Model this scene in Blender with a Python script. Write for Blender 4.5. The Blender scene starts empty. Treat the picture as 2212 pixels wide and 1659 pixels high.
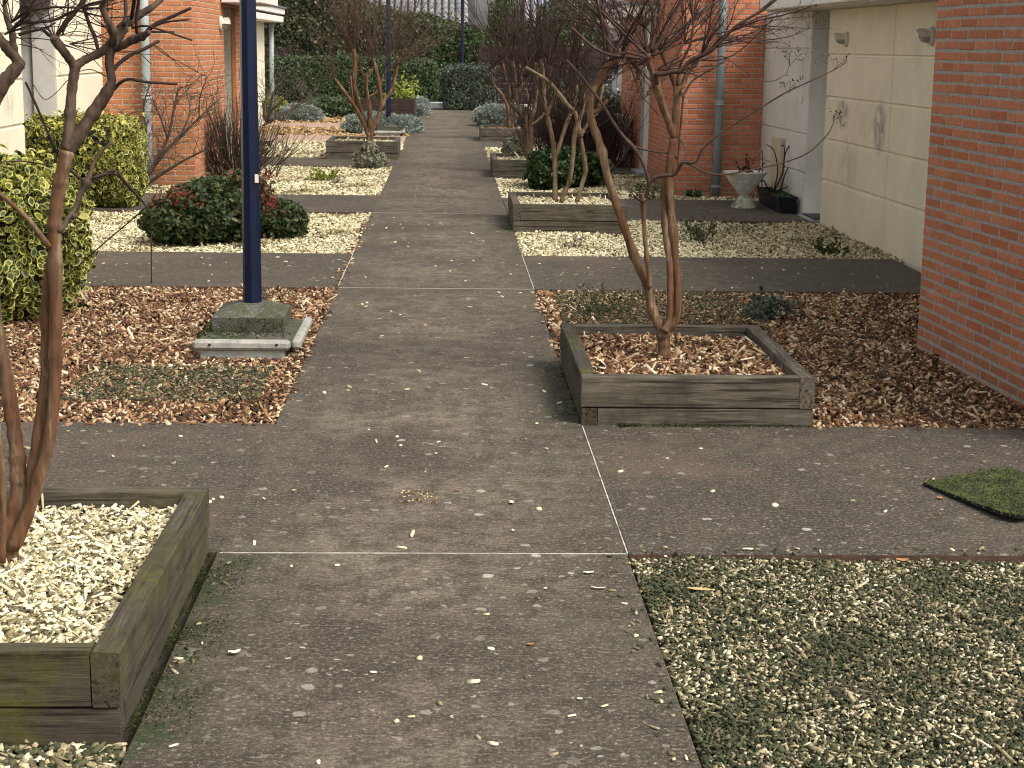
import bpy, math, random
import numpy as np
from mathutils import Vector, Matrix

rng = np.random.default_rng(7)
random.seed(7)
C = bpy.context.scene.collection
R = math.radians

# ------------------------------------------------------------------ camera
CW, CH, CF = 2212.0, 1659.0, 3635.0
CAMH, YAW, PITCH, ROLL = 1.6, 0.0401, 0.19786, 0.014766
_f = Vector((math.sin(YAW)*math.cos(PITCH), math.cos(YAW)*math.cos(PITCH), -math.sin(PITCH)))
_r = Vector((math.cos(YAW), -math.sin(YAW), 0)); _u = _r.cross(_f)
_c, _s = math.cos(ROLL), math.sin(ROLL)
_r2 = _r*_c+_u*_s; _u2 = _u*_c-_r*_s
cam_data = bpy.data.cameras.new('camera'); cam = bpy.data.objects.new('camera', cam_data); C.objects.link(cam)
m = Matrix.Identity(4)
for i in range(3):
    m[i][0] = _r2[i]; m[i][1] = _u2[i]; m[i][2] = -_f[i]
m[0][3], m[1][3], m[2][3] = 0, 0, CAMH
cam.matrix_world = m
cam_data.sensor_width = 36; cam_data.lens = 36*CF/CW; cam_data.clip_end = 1500; cam_data.clip_start = .05
bpy.context.scene.camera = cam

def at(x, y, Y):
    "point of the place seen at (x, y) of the 2212 wide photograph, Y metres down the path"
    d = _f+_r2*((x-CW/2)/CF)-_u2*((y-CH/2)/CF)
    t = Y/d.y
    return Vector((d.x*t, Y, CAMH+d.z*t))

def gx(x, Y):
    return at(x, 500, Y).x

# ------------------------------------------------------------------ light
SUN_EL, SUN_AZ = 50.0, 126.0      # azimuth clockwise from +Y: behind right of the camera
world = bpy.data.worlds.new('World'); bpy.context.scene.world = world; world.use_nodes = True
wn = world.node_tree; wn.nodes.clear()
sky = wn.nodes.new('ShaderNodeTexSky'); sky.sky_type = 'NISHITA'; sky.sun_disc = False
sky.sun_elevation = R(SUN_EL); sky.sun_rotation = R(SUN_AZ); sky.air_density = 1.0; sky.dust_density = 4.0; sky.ozone_density = 1.0
hs = wn.nodes.new('ShaderNodeHueSaturation'); hs.inputs['Saturation'].default_value = .30
tintn = wn.nodes.new('ShaderNodeMix'); tintn.data_type = 'RGBA'; tintn.blend_type = 'MULTIPLY'; tintn.inputs[0].default_value = 1
tintn.inputs[7].default_value = (1.0, .965, .895, 1)
bg = wn.nodes.new('ShaderNodeBackground'); bg.inputs['Strength'].default_value = .15
wo = wn.nodes.new('ShaderNodeOutputWorld')
wn.links.new(sky.outputs[0], hs.inputs['Color']); wn.links.new(hs.outputs[0], tintn.inputs[6]); wn.links.new(tintn.outputs[2], bg.inputs[0]); wn.links.new(bg.outputs[0], wo.inputs[0])
sl = bpy.data.lights.new('sun', 'SUN'); sl.energy = 1.5; sl.angle = R(22); sl.color = (1, .96, .90)
so = bpy.data.objects.new('sun', sl); C.objects.link(so)
_a, _e = R(SUN_AZ), R(SUN_EL)
sd = Vector((math.sin(_a)*math.cos(_e), math.cos(_a)*math.cos(_e), math.sin(_e)))
so.rotation_euler = sd.to_track_quat('Z', 'Y').to_euler()
sc = bpy.context.scene
sc.view_settings.view_transform = 'Standard'; sc.view_settings.look = 'None'
sc.view_settings.exposure = 0.80; sc.view_settings.gamma = 1.0; sc.view_settings.use_curve_mapping = False
sc.render.engine = 'CYCLES'
sc.cycles.max_bounces = 5; sc.cycles.diffuse_bounces = 3; sc.cycles.glossy_bounces = 2; sc.cycles.transparent_max_bounces = 4
sc.cycles.use_denoising = True
sc.cycles.filter_width = 1.1

# ------------------------------------------------------------------ materials
class NT:
    def __init__(s, name):
        s.m = bpy.data.materials.new(name); s.m.use_nodes = True; s.t = s.m.node_tree
        s.b = s.t.nodes['Principled BSDF']; s.b.inputs['Roughness'].default_value = .85
        s.b.inputs['Specular IOR Level'].default_value = .3
        s.tc = s.t.nodes.new('ShaderNodeTexCoord')
    def n(s, typ, **k):
        x = s.t.nodes.new(typ)
        for a, v in k.items(): setattr(x, a, v)
        return x
    def l(s, a, b): s.t.links.new(a, b)
    def co(s, scale=(1, 1, 1), kind='Object', rot=(0, 0, 0), loc=(0, 0, 0)):
        mp = s.n('ShaderNodeMapping'); mp.inputs['Scale'].default_value = scale; mp.inputs['Rotation'].default_value = rot; mp.inputs['Location'].default_value = loc
        if kind == 'World': g = s.n('ShaderNodeNewGeometry'); s.l(g.outputs['Position'], mp.inputs[0])
        else: s.l(s.tc.outputs[kind], mp.inputs[0])
        return mp.outputs[0]
    def noise(s, co, scale, detail=4, rough=.55, dist=0):
        x = s.n('ShaderNodeTexNoise'); x.inputs['Scale'].default_value = scale; x.inputs['Detail'].default_value = detail
        x.inputs['Roughness'].default_value = rough; x.inputs['Distortion'].default_value = dist; s.l(co, x.inputs['Vector']); return x.outputs['Fac']
    def ramp(s, fac, stops, interp='LINEAR'):
        x = s.n('ShaderNodeValToRGB'); e = x.color_ramp; e.interpolation = interp
        while len(e.elements) < len(stops): e.elements.new(.5)
        for el, (p, c) in zip(e.elements, stops):
            el.position = p; el.color = (*c, 1) if hasattr(c, '__len__') else (c, c, c, 1)
        s.l(fac, x.inputs[0]); return x.outputs[0]
    def mix(s, fac, a, b, mode='MIX'):
        x = s.n('ShaderNodeMix', data_type='RGBA', blend_type=mode)
        for i, v in ((0, fac), (6, a), (7, b)):
            if hasattr(v, 'is_linked') or hasattr(v, 'links'): s.l(v, x.inputs[i])
            elif i == 0: x.inputs[0].default_value = v
            else: x.inputs[i].default_value = (*v, 1)
        return x.outputs[2]
    def math(s, op, a, b=0.0, c=None):
        x = s.n('ShaderNodeMath', operation=op)
        for i, v in enumerate((a, b) if c is None else (a, b, c)):
            if hasattr(v, 'links'): s.l(v, x.inputs[i])
            else: x.inputs[i].default_value = v
        return x.outputs[0]
    def attr(s, name):
        x = s.n('ShaderNodeAttribute', attribute_name=name); return x.outputs['Fac']
    def rnd(s): return s.n('ShaderNodeObjectInfo').outputs['Random']
    def xyz(s, co):
        x = s.n('ShaderNodeSeparateXYZ'); s.l(co, x.inputs[0]); return x.outputs
    def bump(s, h, strength=.4, dist=.01):
        x = s.n('ShaderNodeBump'); x.inputs['Strength'].default_value = strength; x.inputs['Distance'].default_value = dist
        s.l(h, x.inputs['Height']); s.l(x.outputs[0], s.b.inputs['Normal'])
    def done(s, col, rough=None):
        if hasattr(col, 'links'): s.l(col, s.b.inputs['Base Color'])
        else: s.b.inputs['Base Color'].default_value = (*col, 1)
        if rough is not None: s.b.inputs['Roughness'].default_value = rough
        return s.m

def g3(v): return (v, v, v)

def mat_concrete(name, a, b, moss=.0, spots=1.0, pink=None, worn=None):
    t = NT(name); w = t.co(kind='World')
    wb = b
    if worn:
        X, Y, Z = t.xyz(w)
        d = t.math('DIVIDE', t.math('ABSOLUTE', t.math('ADD', X, .10)), .62)
        n0 = t.math('MULTIPLY', t.math('SUBTRACT', t.noise(w, 2.2, 6, .7), .5), 1.5)
        near = t.math('SUBTRACT', 1.0, t.math('DIVIDE', t.math('SUBTRACT', Y, 3.4), 2.6)); near.node.use_clamp = True
        f0 = t.math('SUBTRACT', t.math('SUBTRACT', t.math('SUBTRACT', 1.25, d), t.math('MULTIPLY', near, .45)), n0); f0.node.use_clamp = True
        wb = t.mix(f0, b, worn)
    big = t.noise(w, 1.3, 7, .68); col = t.mix(t.ramp(big, [(.38, 0), (.60, 1)]), a, wb)
    med = t.noise(w, 9, 5, .65); col = t.mix(t.ramp(med, [(.44, 0.0), (.60, .8)]), col, tuple(x*.7 for x in a))
    streak = t.noise(t.co((5, 90, 5), 'World'), 1, 4, .7); col = t.mix(t.ramp(streak, [(.48, 0), (.70, .5)]), col, tuple(x*1.35 for x in b))
    cross = t.noise(t.co((120, 4, 5), 'World'), 1, 3, .7); col = t.mix(t.ramp(cross, [(.3, .22), (.55, 0)]), col, tuple(x*.5 for x in a))
    fine = t.noise(w, 110, 4, .8); col = t.mix(t.ramp(fine, [(.36, .9), (.52, 0)]), col, tuple(x*.35 for x in a))
    col = t.mix(t.ramp(t.noise(w, 75, 5, .85), [(.52, 0), (.64, .85)]), col, (.34, .27, .205))
    col = t.mix(t.ramp(t.noise(t.co((1, 2.4, 1), 'World'), 26, 5, .75), [(.40, .55), (.56, 0)]), col, tuple(x*.55 for x in a))
    if pink:
        col = t.mix(t.ramp(t.noise(w, .9, 4, .6, .5), [(.52, 0), (.72, .4)]), col, pink)
    if moss:
        mf = t.math('MULTIPLY', t.ramp(t.noise(w, 1.3, 5, .7), [(.5, 0), (.75, 1)]), t.ramp(t.noise(w, 60, 3), [(.35, 0), (.6, 1)]))
        col = t.mix(t.math('MULTIPLY', mf, moss), col, (.045, .06, .02))
        # darker moss hugging the right and left edge of the path
        X, Y, Z = t.xyz(w)
        for (ex, side, y0, y1, wd) in ((-.72, 1, 3.6, 5.25, .22), (.58, -1, 7.0, 8.6, .18), (.58, -1, 14.6, 16.2, .18)):
            d = t.math('ABSOLUTE', t.math('SUBTRACT', X, ex))
            e = t.math('SUBTRACT', 1.0, t.math('DIVIDE', d, wd)); e.node.use_clamp = True
            i0 = t.math('GREATER_THAN', Y, y0); i1 = t.math('LESS_THAN', Y, y1)
            n = t.ramp(t.noise(w, 26, 8, .85), [(.40, 0), (.58, 1)])
            f = t.math('MULTIPLY', t.math('MULTIPLY', e, t.math('MULTIPLY', i0, i1)), n)
            f2 = t.math('MULTIPLY', t.math('MULTIPLY', f, t.ramp(t.noise(w, 6, 4, .7), [(.42, .15), (.6, 1)])), 1.3); f2.node.use_clamp = True
            col = t.mix(f2, col, (.022, .036, .010))
    # pale lichen blotches of many sizes
    for sc_, thr, rad, seed, cc in ((6.5, .30, .105, 0, (.46, .44, .385)), (12, .35, .13, 7.3, (.36, .33, .28)), (3.4, .85, .075, 13.1, (.22, .205, .18)), (26, .72, .13, 21.0, (.50, .46, .38))):
        wc = t.n('ShaderNodeMapping'); wc.inputs['Location'].default_value = (seed, seed*1.7, 0); wc.inputs['Scale'].default_value = (1, 1, .0001)
        ds = t.n('ShaderNodeTexNoise'); ds.inputs['Scale'].default_value = 45; t.l(w, ds.inputs['Vector'])
        ds.inputs['Detail'].default_value = 4
        ad = t.n('ShaderNodeMix', data_type='VECTOR'); ad.inputs[0].default_value = .030; t.l(w, ad.inputs[4]); t.l(ds.outputs['Color'], ad.inputs[5])
        t.l(ad.outputs[1], wc.inputs[0])
        v = t.n('ShaderNodeTexVoronoi'); v.voronoi_dimensions = '2D'; v.inputs['Scale'].default_value = sc_; t.l(wc.outputs[0], v.inputs['Vector'])
        ch = t.xyz(v.outputs['Color'])
        r = t.math('MULTIPLY', ch[0], rad)
        inside = t.math('LESS_THAN', v.outputs['Distance'], t.math('ADD', r, .012))
        on = t.math('GREATER_THAN', ch[1], thr)
        dens = t.ramp(t.noise(w, 1.6, 3), [(.38, .08), (.62, 1)])
        inside = t.math('MULTIPLY', inside, t.ramp(t.noise(w, 120, 3, .7), [(.32, .25), (.5, 1)]))
        f = t.math('MULTIPLY', t.math('MULTIPLY', inside, on), t.math('MULTIPLY', t.math('ADD', t.math('MULTIPLY', ch[2], .75), .1), dens))
        col = t.mix(t.math('MULTIPLY', f, spots), col, cc)
    h = t.math('ADD', t.math('MULTIPLY', fine, .6), t.math('MULTIPLY', streak, .5))
    t.bump(h, .55, .004)
    return t.done(col, .9)

M = {}
M['path'] = mat_concrete('path_concrete', (.052, .043, .032), (.104, .086, .064), moss=.5, worn=(.235, .194, .146))
M['slab'] = mat_concrete('slab_concrete', (.043, .037, .029), (.092, .077, .058), moss=.35, spots=1.0, pink=(.16, .105, .075))
M['slab_pink'] = mat_concrete('pink_concrete', (.42, .28, .21), (.5, .35, .27), spots=.4)

def mat_simple(name, col, rough=.8, var=.25, scale=8, bump=.0, metallic=0, dirt=None, dscale=2.5, amount=.6, bscale=120):
    t = NT(name); w = t.co(kind='World')
    c = t.mix(t.ramp(t.noise(w, scale, 5, .6), [(.3, 0), (.7, 1)]), tuple(x*(1-var) for x in col), tuple(min(1, x*(1+var*.6)) for x in col))
    if dirt:
        c = t.mix(t.math('MULTIPLY', t.ramp(t.noise(w, dscale, 6, .7, .4), [(.5, 0), (.72, 1)]), amount), c, dirt)
    if bump: t.bump(t.noise(w, bscale, 3, .7), bump, .004)
    t.b.inputs['Metallic'].default_value = metallic
    return t.done(c, rough)

M['joint'] = mat_simple('joint_filler', (.52, .49, .42), .7, .3, 30, dirt=(.07, .06, .05), dscale=5, amount=1.0)
M['earth'] = mat_simple('dark_earth', (.035, .025, .017), .95, .4, 20, .5)
M['ground'] = mat_simple('ground_soil', (.07, .06, .04), .95, .4, 2, .3)
M['slab_edge'] = mat_simple('slab_edge', (.085, .048, .034), .9, .4, 12, .4)
M['mortar'] = mat_simple('mortar', (.36, .335, .30), .95, .3, 40, .6, bscale=200)
M['mortar_l'] = mat_simple('mortar_pale', (.47, .41, .31), .95, .3, 40, .6, bscale=200)
M['bluepost'] = mat_simple('navy_paint', (.002, .007, .032), .38, .25, 6, .05, dirt=(.010, .016, .03), dscale=7, amount=.45)
M['zinc'] = mat_simple('grey_pipe', (.15, .17, .185), .5, .25, 5, .1, dirt=(.25, .24, .2), dscale=4, amount=.3)
M['zinc_l'] = mat_simple('pale_pipe', (.30, .34, .35), .5, .25, 5, .1, dirt=(.18, .17, .15), dscale=6, amount=.6)
M['white'] = mat_simple('white_render', (.70, .68, .64), .8, .08, 3, .15, dirt=(.42, .38, .32), dscale=3, amount=.35)
M['soffit'] = mat_simple('soffit_render', (.62, .60, .56), .85, .08, 3, .15)
M['lampwhite'] = mat_simple('lamp_casing', (.60, .55, .46), .45, .1, 6, .05, dirt=(.3, .26, .2), dscale=12, amount=.4)
M['lampgl'] = mat_simple('lamp_lens', (.30, .29, .27), .3, .1, 30, .2)
M['grey'] = mat_simple('grey_render', (.60, .575, .54), .9, .08, 2, .25, dirt=(.33, .31, .28), dscale=1.8, amount=.5)
M['greypanel'] = mat_simple('grey_panel', (.42, .40, .35), .9, .08, 2, .25)
M['black'] = mat_simple('black_plastic', (.006, .008, .011), .45, .2, 5)
M['dark'] = mat_simple('dark_void', (.02, .018, .016), .8, .3, 5)
M['brownwood'] = mat_simple('brown_boards', (.032, .019, .015), .7, .35, 14, .3, dirt=(.09, .06, .045), dscale=5)
M['alu'] = mat_simple('grey_metal_edge', (.25, .27, .29), .4, .2, 8, .0)
M['glassdark'] = mat_simple('dark_glass', (.02, .025, .03), .12, .1, 2)
M['beigebox'] = mat_simple('meter_box', (.50, .43, .31), .7, .1, 5, .05, dirt=(.3, .25, .17), dscale=5, amount=.5)

def mat_cream(name, base, stain=(.17, .165, .15)):
    t = NT(name); w = t.co(kind='World')
    c = t.mix(t.ramp(t.noise(w, 2.2, 5, .6), [(.3, 0), (.7, 1)]), tuple(x*.88 for x in base), base)
    c = t.mix(t.ramp(t.noise(t.co((1, 1, .8), 'World'), 2.6, 6, .7, .3), [(.50, 0), (.75, .45)]), c, tuple(x*.66 for x in base))
    X, Y, Z = t.xyz(w)
    # smoky hand-high smudges
    for (yy, zz, ry, rz, am) in ((15.25, 1.05, .25, .16, 1.0), (14.02, .98, .22, .26, .95), (15.0, .62, .4, .3, .35), (14.5, 1.0, .3, .14, .3)):
        dy = t.math('DIVIDE', t.math('SUBTRACT', Y, yy), ry); dz = t.math('DIVIDE', t.math('SUBTRACT', Z, zz), rz)
        d = t.math('ADD', t.math('MULTIPLY', dy, dy), t.math('MULTIPLY', dz, dz))
        e = t.math('SUBTRACT', 1.0, d); e.node.use_clamp = True
        n = t.ramp(t.noise(t.co((4, 7, 4), 'World'), 1.6, 4, .6, .5), [(.36, 0), (.56, 1)])
        c = t.mix(t.math('MULTIPLY', t.math('MULTIPLY', e, n), am), c, stain)
    c = t.mix(t.ramp(t.noise(w, 90, 3, .7), [(.35, .18), (.5, 0)]), c, tuple(x*.6 for x in base))
    c = t.mix(t.ramp(t.noise(w, 14, 2, .4), [(.74, 0), (.76, .8)]), c, (.75, .72, .66))
    t.bump(t.noise(w, 140, 3, .7), .35, .003)
    return t.done(c, .9)
M['cream'] = mat_cream('cream_render', (.72, .635, .49))
M['creamlight'] = mat_cream('pale_cream_render', (.78, .72, .55), (.5, .46, .36))

def mat_brick(name, lo, hi, eff=(.48, .28, .22)):
    t = NT(name); w = t.co(kind='World')
    r = t.rnd(); is_ = t.n('ShaderNodeNewGeometry').outputs['Random Per Island']
    rr = t.math('FRACT', t.math('ADD', r, is_))
    c = t.mix(rr, lo, hi)
    c = t.mix(t.ramp(t.noise(w, 35, 5, .7), [(.4, 0), (.7, .5)]), c, tuple(x*.55 for x in lo))
    c = t.mix(t.ramp(t.noise(w, 90, 3, .7), [(.55, 0), (.75, .5)]), c, tuple(min(1, x*1.5) for x in hi))
    c = t.mix(t.ramp(t.noise(t.co((1.6, 1.6, 4), 'World'), 2.2, 5, .7), [(.6, 0), (.76, .55)]), c, eff)
    c = t.mix(t.ramp(t.noise(w, 1.3, 5, .7), [(.45, 0), (.75, .4)]), c, tuple(x*.6 for x in lo))
    X, Y, Z = t.xyz(w)
    low = t.math('SUBTRACT', 1.0, t.math('DIVIDE', t.math('ADD', Z, .05), .30)); low.node.use_clamp = True
    c = t.mix(t.math('MULTIPLY', low, t.ramp(t.noise(w, 9, 5, .7), [(.35, .1), (.65, .75)])), c, (.16, .10, .065))
    t.bump(t.noise(w, 130, 4, .75), .7, .004)
    return t.done(c, .9)
M['brick'] = mat_brick('brick_red', (.42, .138, .064), (.56, .220, .118), (.58, .34, .25))
M['brick_l'] = mat_brick('brick_orange', (.42, .160, .075), (.54, .225, .11), (.60, .36, .25))

def mat_wood():
    t = NT('weathered_timber'); o = t.co()
    rn = t.rnd(); off = t.n('ShaderNodeCombineXYZ'); t.l(t.math('MULTIPLY', rn, 37), off.inputs[0]); t.l(t.math('MULTIPLY', rn, 11), off.inputs[1])
    va = t.n('ShaderNodeVectorMath', operation='ADD'); t.l(o, va.inputs[0]); t.l(off.outputs[0], va.inputs[1])
    def mp(s):
        x = t.n('ShaderNodeMapping'); x.inputs['Scale'].default_value = s; t.l(va.outputs[0], x.inputs[0]); return x.outputs[0]
    grain = t.noise(mp((1.6, 26, 26)), 2.6, 8, .72, .9)
    c = t.ramp(grain, [(.30, (.038, .032, .024)), (.5, (.105, .090, .068)), (.70, (.21, .19, .15))])
    c = t.mix(t.ramp(t.noise(mp((6, 6, 6)), 1.5, 4, .6), [(.35, 0), (.75, .7)]), c, (.055, .045, .032))
    c = t.mix(t.ramp(t.noise(mp((1.6, 60, 60)), 1, 3), [(.57, 0), (.62, .9)]), c, (.022, .018, .013))
    w = t.co(kind='World')
    kn = t.n('ShaderNodeTexVoronoi'); kn.inputs['Scale'].default_value = 1.0; t.l(mp((3.2, 9, 9)), kn.inputs['Vector'])
    c = t.mix(t.ramp(kn.outputs['Distance'], [(.05, .85), (.14, 0)]), c, (.03, .022, .014))
    c = t.mix(t.math('MULTIPLY', t.attr('moss'), .8), c, t.mix(1.0, c, (.30, .265, .21), 'MULTIPLY'))
    mo = t.ramp(t.noise(w, 3.4, 6, .7), [(.46, 0), (.64, 1)])
    mo2 = t.ramp(t.noise(w, 45, 4, .7), [(.3, .3), (.6, 1)])
    c = t.mix(t.math('MULTIPLY', t.math('MULTIPLY', mo, mo2), t.attr('moss')), c, (.088, .088, .012))
    c = t.mix(t.ramp(t.noise(w, 2.3, 6, .75), [(.50, 0), (.66, .75)]), c, (.030, .026, .018))
    t.bump(t.math('ADD', grain, t.math('MULTIPLY', t.noise(w, 150, 3), .3)), .5, .006)
    return t.done(c, .88)
M['wood'] = mat_wood()

def mat_bark(name, cols, sx=20):
    t = NT(name); w = t.co((sx, sx, 2.2), 'World')
    n = t.noise(w, 1, 5, .6, .15)
    c = t.ramp(n, cols)
    c = t.mix(t.ramp(t.noise(t.co((70, 70, 14), 'World'), 1, 4, .7), [(.45, 0), (.70, .75)]), c, tuple(x*.5 for x in cols[0][1]))
    t.bump(t.math('ADD', n, t.math('MULTIPLY', t.noise(t.co((60, 60, 25), 'World'), 1, 4, .7), .5)), .5, .006)
    return t.done(c, .75)
M['bark'] = mat_bark('myrtle_bark', [(.30, (.060, .027, .014)), (.45, (.135, .062, .028)), (.53, (.13, .078, .042)), (.61, (.24, .16, .095)), (.75, (.16, .125, .085))])
M['bark_tan'] = mat_bark('tan_bark', [(.30, (.060, .040, .024)), (.46, (.15, .10, .058)), (.6, (.24, .17, .105)), (.8, (.31, .245, .165))])
M['bark_shaded'] = mat_bark('shaded_limb_bark', [(.30, (.026, .016, .011)), (.46, (.060, .037, .024)), (.58, (.105, .068, .045)), (.75, (.17, .13, .095))])  # shade on the foreground tree's upper limbs, painted in as darker bark
M['twig'] = mat_bark('dark_twig', [(.3, (.022, .012, .009)), (.6, (.048, .025, .018)), (.8, (.085, .050, .036))])
M['twig_red'] = mat_bark('reddish_twig', [(.3, (.060, .034, .024)), (.6, (.12, .078, .054)), (.8, (.20, .145, .10))])
M['twig_brown'] = mat_bark('brown_twig', [(.3, (.035, .024, .017)), (.6, (.065, .045, .032)), (.8, (.11, .08, .058))])
M['twig_grey'] = mat_bark('grey_twig', [(.3, (.06, .045, .035)), (.6, (.11, .085, .065)), (.8, (.17, .135, .10))])
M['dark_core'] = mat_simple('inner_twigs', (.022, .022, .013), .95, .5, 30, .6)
M['twig_mid'] = mat_bark('brown_red_twig', [(.3, (.038, .020, .015)), (.6, (.082, .044, .032)), (.8, (.14, .088, .064))])
M['pod'] = mat_simple('seed_pod', (.02, .014, .011), .8, .3, 40)

def mat_chips(name, ramp, rough=.85, patch=None, zone=None):
    t = NT(name); a = t.attr('tint'); c = t.ramp(a, ramp)
    w = t.co(kind='World')
    c = t.mix(t.ramp(t.noise(w, 140, 3, .7), [(.42, 0), (.7, .5)]), c, tuple(x*.5 for x in ramp[len(ramp)//2][1]))
    return t.done(c, rough)
M['chips_brown'] = mat_chips('brown_bark_chips', [(0, (.016, .009, .005)), (.28, (.062, .028, .013)), (.5, (.18, .083, .038)), (.72, (.36, .205, .108)), (.88, (.56, .41, .24)), (1, (.72, .62, .44))])
M['chips_pale'] = mat_chips('pale_wood_chips', [(0, (.05, .04, .022)), (.14, (.20, .16, .08)), (.32, (.48, .41, .24)), (.65, (.76, .69, .45)), (1, (.86, .82, .62))])
M['chips_green'] = mat_chips('mixed_green_mulch', [(0, (.012, .018, .009)), (.36, (.040, .055, .024)), (.55, (.085, .085, .040)), (.70, (.22, .18, .10)), (.88, (.50, .43, .27)), (1, (.78, .71, .52))])
M['leaf_litter'] = mat_chips('dry_leaf_litter', [(0, (.10, .055, .025)), (.4, (.28, .17, .07)), (.8, (.48, .32, .16)), (1, (.62, .5, .3))])

def mat_leaf(name, ramp, rim=None, rough=.45, trans=.25):
    t = NT(name); c = t.ramp(t.attr('tint'), ramp)
    if rim:
        e = t.ramp(t.attr('edge'), [(.60, 0), (.78, 1)])
        c = t.mix(t.math('MULTIPLY', e, t.ramp(t.attr('tint'), [(0, .15), (.35, .9), (1, 1)])), c, rim)
    c = t.mix(t.ramp(t.noise(t.co(kind='World'), 60, 3), [(.35, .35), (.6, 0)]), c, tuple(x*.5 for x in ramp[0][1]))
    t.done(c, rough)
    tr = t.n('ShaderNodeBsdfTranslucent'); t.l(c, tr.inputs[0])
    ms = t.n('ShaderNodeMixShader'); ms.inputs[0].default_value = trans
    out = t.t.nodes['Material Output']
    t.l(t.b.outputs[0], ms.inputs[1]); t.l(tr.outputs[0], ms.inputs[2]); t.l(ms.outputs[0], out.inputs[0])
    return t.m
M['euonymus'] = mat_leaf('variegated_leaf', [(0, (.018, .036, .008)), (.5, (.05, .085, .014)), (.78, (.11, .15, .022)), (.88, (.42, .40, .06)), (1, (.66, .58, .09))], rim=(.62, .58, .17))
M['nandina'] = mat_leaf('nandina_leaf', [(0, (.020, .042, .014)), (.5, (.055, .085, .028)), (.75, (.11, .11, .04)), (.84, (.12, .035, .025)), (1, (.30, .05, .04))])
M['hedge'] = mat_leaf('hedge_leaf', [(0, (0.027, 0.053, 0.022)), (.5, (0.069, 0.110, 0.045)), (.85, (0.138, 0.181, 0.083)), (1, (0.250, 0.263, 0.125))])
M['hedge_olive'] = mat_leaf('olive_hedge_leaf', [(0, (0.033, 0.050, 0.025)), (.5, (0.077, 0.103, 0.050)), (.85, (0.150, 0.156, 0.081)), (1, (0.300, 0.225, 0.112))])
M['hedge_cube'] = mat_leaf('elaeagnus_leaf', [(0, (.030, .045, .028)), (.5, (.065, .092, .058)), (.85, (.14, .17, .12)), (1, (.27, .30, .24))])
M['santolina'] = mat_leaf('silver_leaf', [(0, (.14, .17, .145)), (.5, (.29, .335, .295)), (1, (.48, .53, .48))], rough=.8)
M['lime'] = mat_leaf('lime_leaf', [(0, (.12, .17, .02)), (.5, (.28, .33, .04)), (1, (.50, .50, .10))], trans=.35)
M['shinygreen'] = mat_leaf('glossy_green_leaf', [(0, (.010, .026, .008)), (.6, (.028, .058, .016)), (1, (.07, .11, .03))], rough=.35)
M['ivy'] = mat_leaf('ivy_leaf', [(0, (.02, .045, .012)), (.6, (.05, .10, .03)), (1, (.16, .22, .06))])
M['greyvar'] = mat_leaf('small_variegated_leaf', [(0, (.04, .05, .028)), (.6, (.10, .11, .06)), (1, (.24, .24, .15))], rim=(.46, .45, .33), rough=.6)
M['weed'] = mat_leaf('weed_leaf', [(0, (.03, .045, .015)), (.6, (.075, .095, .03)), (1, (.17, .17, .07))], rough=.7)
M['weed_blue'] = mat_leaf('bluish_weed_leaf', [(0, (.05, .07, .05)), (.6, (.11, .15, .11)), (1, (.22, .25, .18))], rough=.7)
M['weed_dead'] = mat_leaf('dry_weed', [(0, (.05, .045, .035)), (.6, (.12, .115, .09)), (1, (.28, .27, .23))], rough=.8)
M['moss'] = mat_leaf('moss_tuft', [(0, (.012, .020, .005)), (.6, (.040, .055, .010)), (1, (.11, .125, .025))], rough=.9)
M['redleaf'] = mat_leaf('dark_red_leaf', [(0, (.05, .012, .01)), (.6, (.14, .03, .022)), (1, (.25, .08, .05))])
M['matrubber'] = mat_simple('black_rubber', (.008, .008, .008), .8, .2, 10, .2)
def mat_mossmat():
    t = NT('mossy_mat'); w = t.co(kind='World')
    c = t.ramp(t.noise(w, 14, 7, .75), [(.3, (.025, .026, .014)), (.42, (.06, .068, .024)), (.55, (.10, .125, .035)), (.75, (.18, .22, .06))])
    c = t.mix(t.ramp(t.noise(w, 60, 4, .8), [(.35, .8), (.55, 0)]), c, (.022, .022, .015))
    t.bump(t.noise(w, 70, 5, .8), 1.0, .02)
    return t.done(c, .95)
M['mossmat'] = mat_mossmat()
def mat_mossconc(name, base, amount):
    t = NT(name); w = t.co(kind='World')
    c = t.mix(t.ramp(t.noise(w, 14, 6, .7), [(.35, 0), (.65, 1)]), tuple(x*.6 for x in base), base)
    c = t.mix(t.ramp(t.noise(w, 120, 3, .7), [(.55, 0), (.68, .8)]), c, (.5, .48, .42))
    c = t.mix(t.math('MULTIPLY', t.ramp(t.noise(w, 6, 6, .7), [(.42, 0), (.6, 1)]), amount), c, (.05, .055, .018))
    t.bump(t.noise(w, 90, 4, .7), .7, .006)
    return t.done(c, .92)
M['blockdark'] = mat_mossconc('mossy_concrete', (.095, .090, .075), .85)
M['blockpale'] = mat_mossconc('pale_concrete', (.42, .41, .37), .15)
M['vase'] = mat_mossconc('vase_concrete', (.80, .76, .68), .10)
M['vasemoss'] = mat_mossconc('vase_foot_concrete', (.60, .60, .48), .8)
M['tile_a'] = mat_simple('roof_tile_pale', (.25, .245, .25), .8, .5, 4, .2, dirt=(.12, .12, .13), dscale=6)
M['tile_b'] = mat_simple('roof_tile_mauve', (.27, .25, .30), .8, .4, 4, .2, dirt=(.5, .48, .5), dscale=5)
M['roofdark'] = mat_simple('roof_underlay', (.05, .05, .055), .9, .3, 6)

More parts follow.
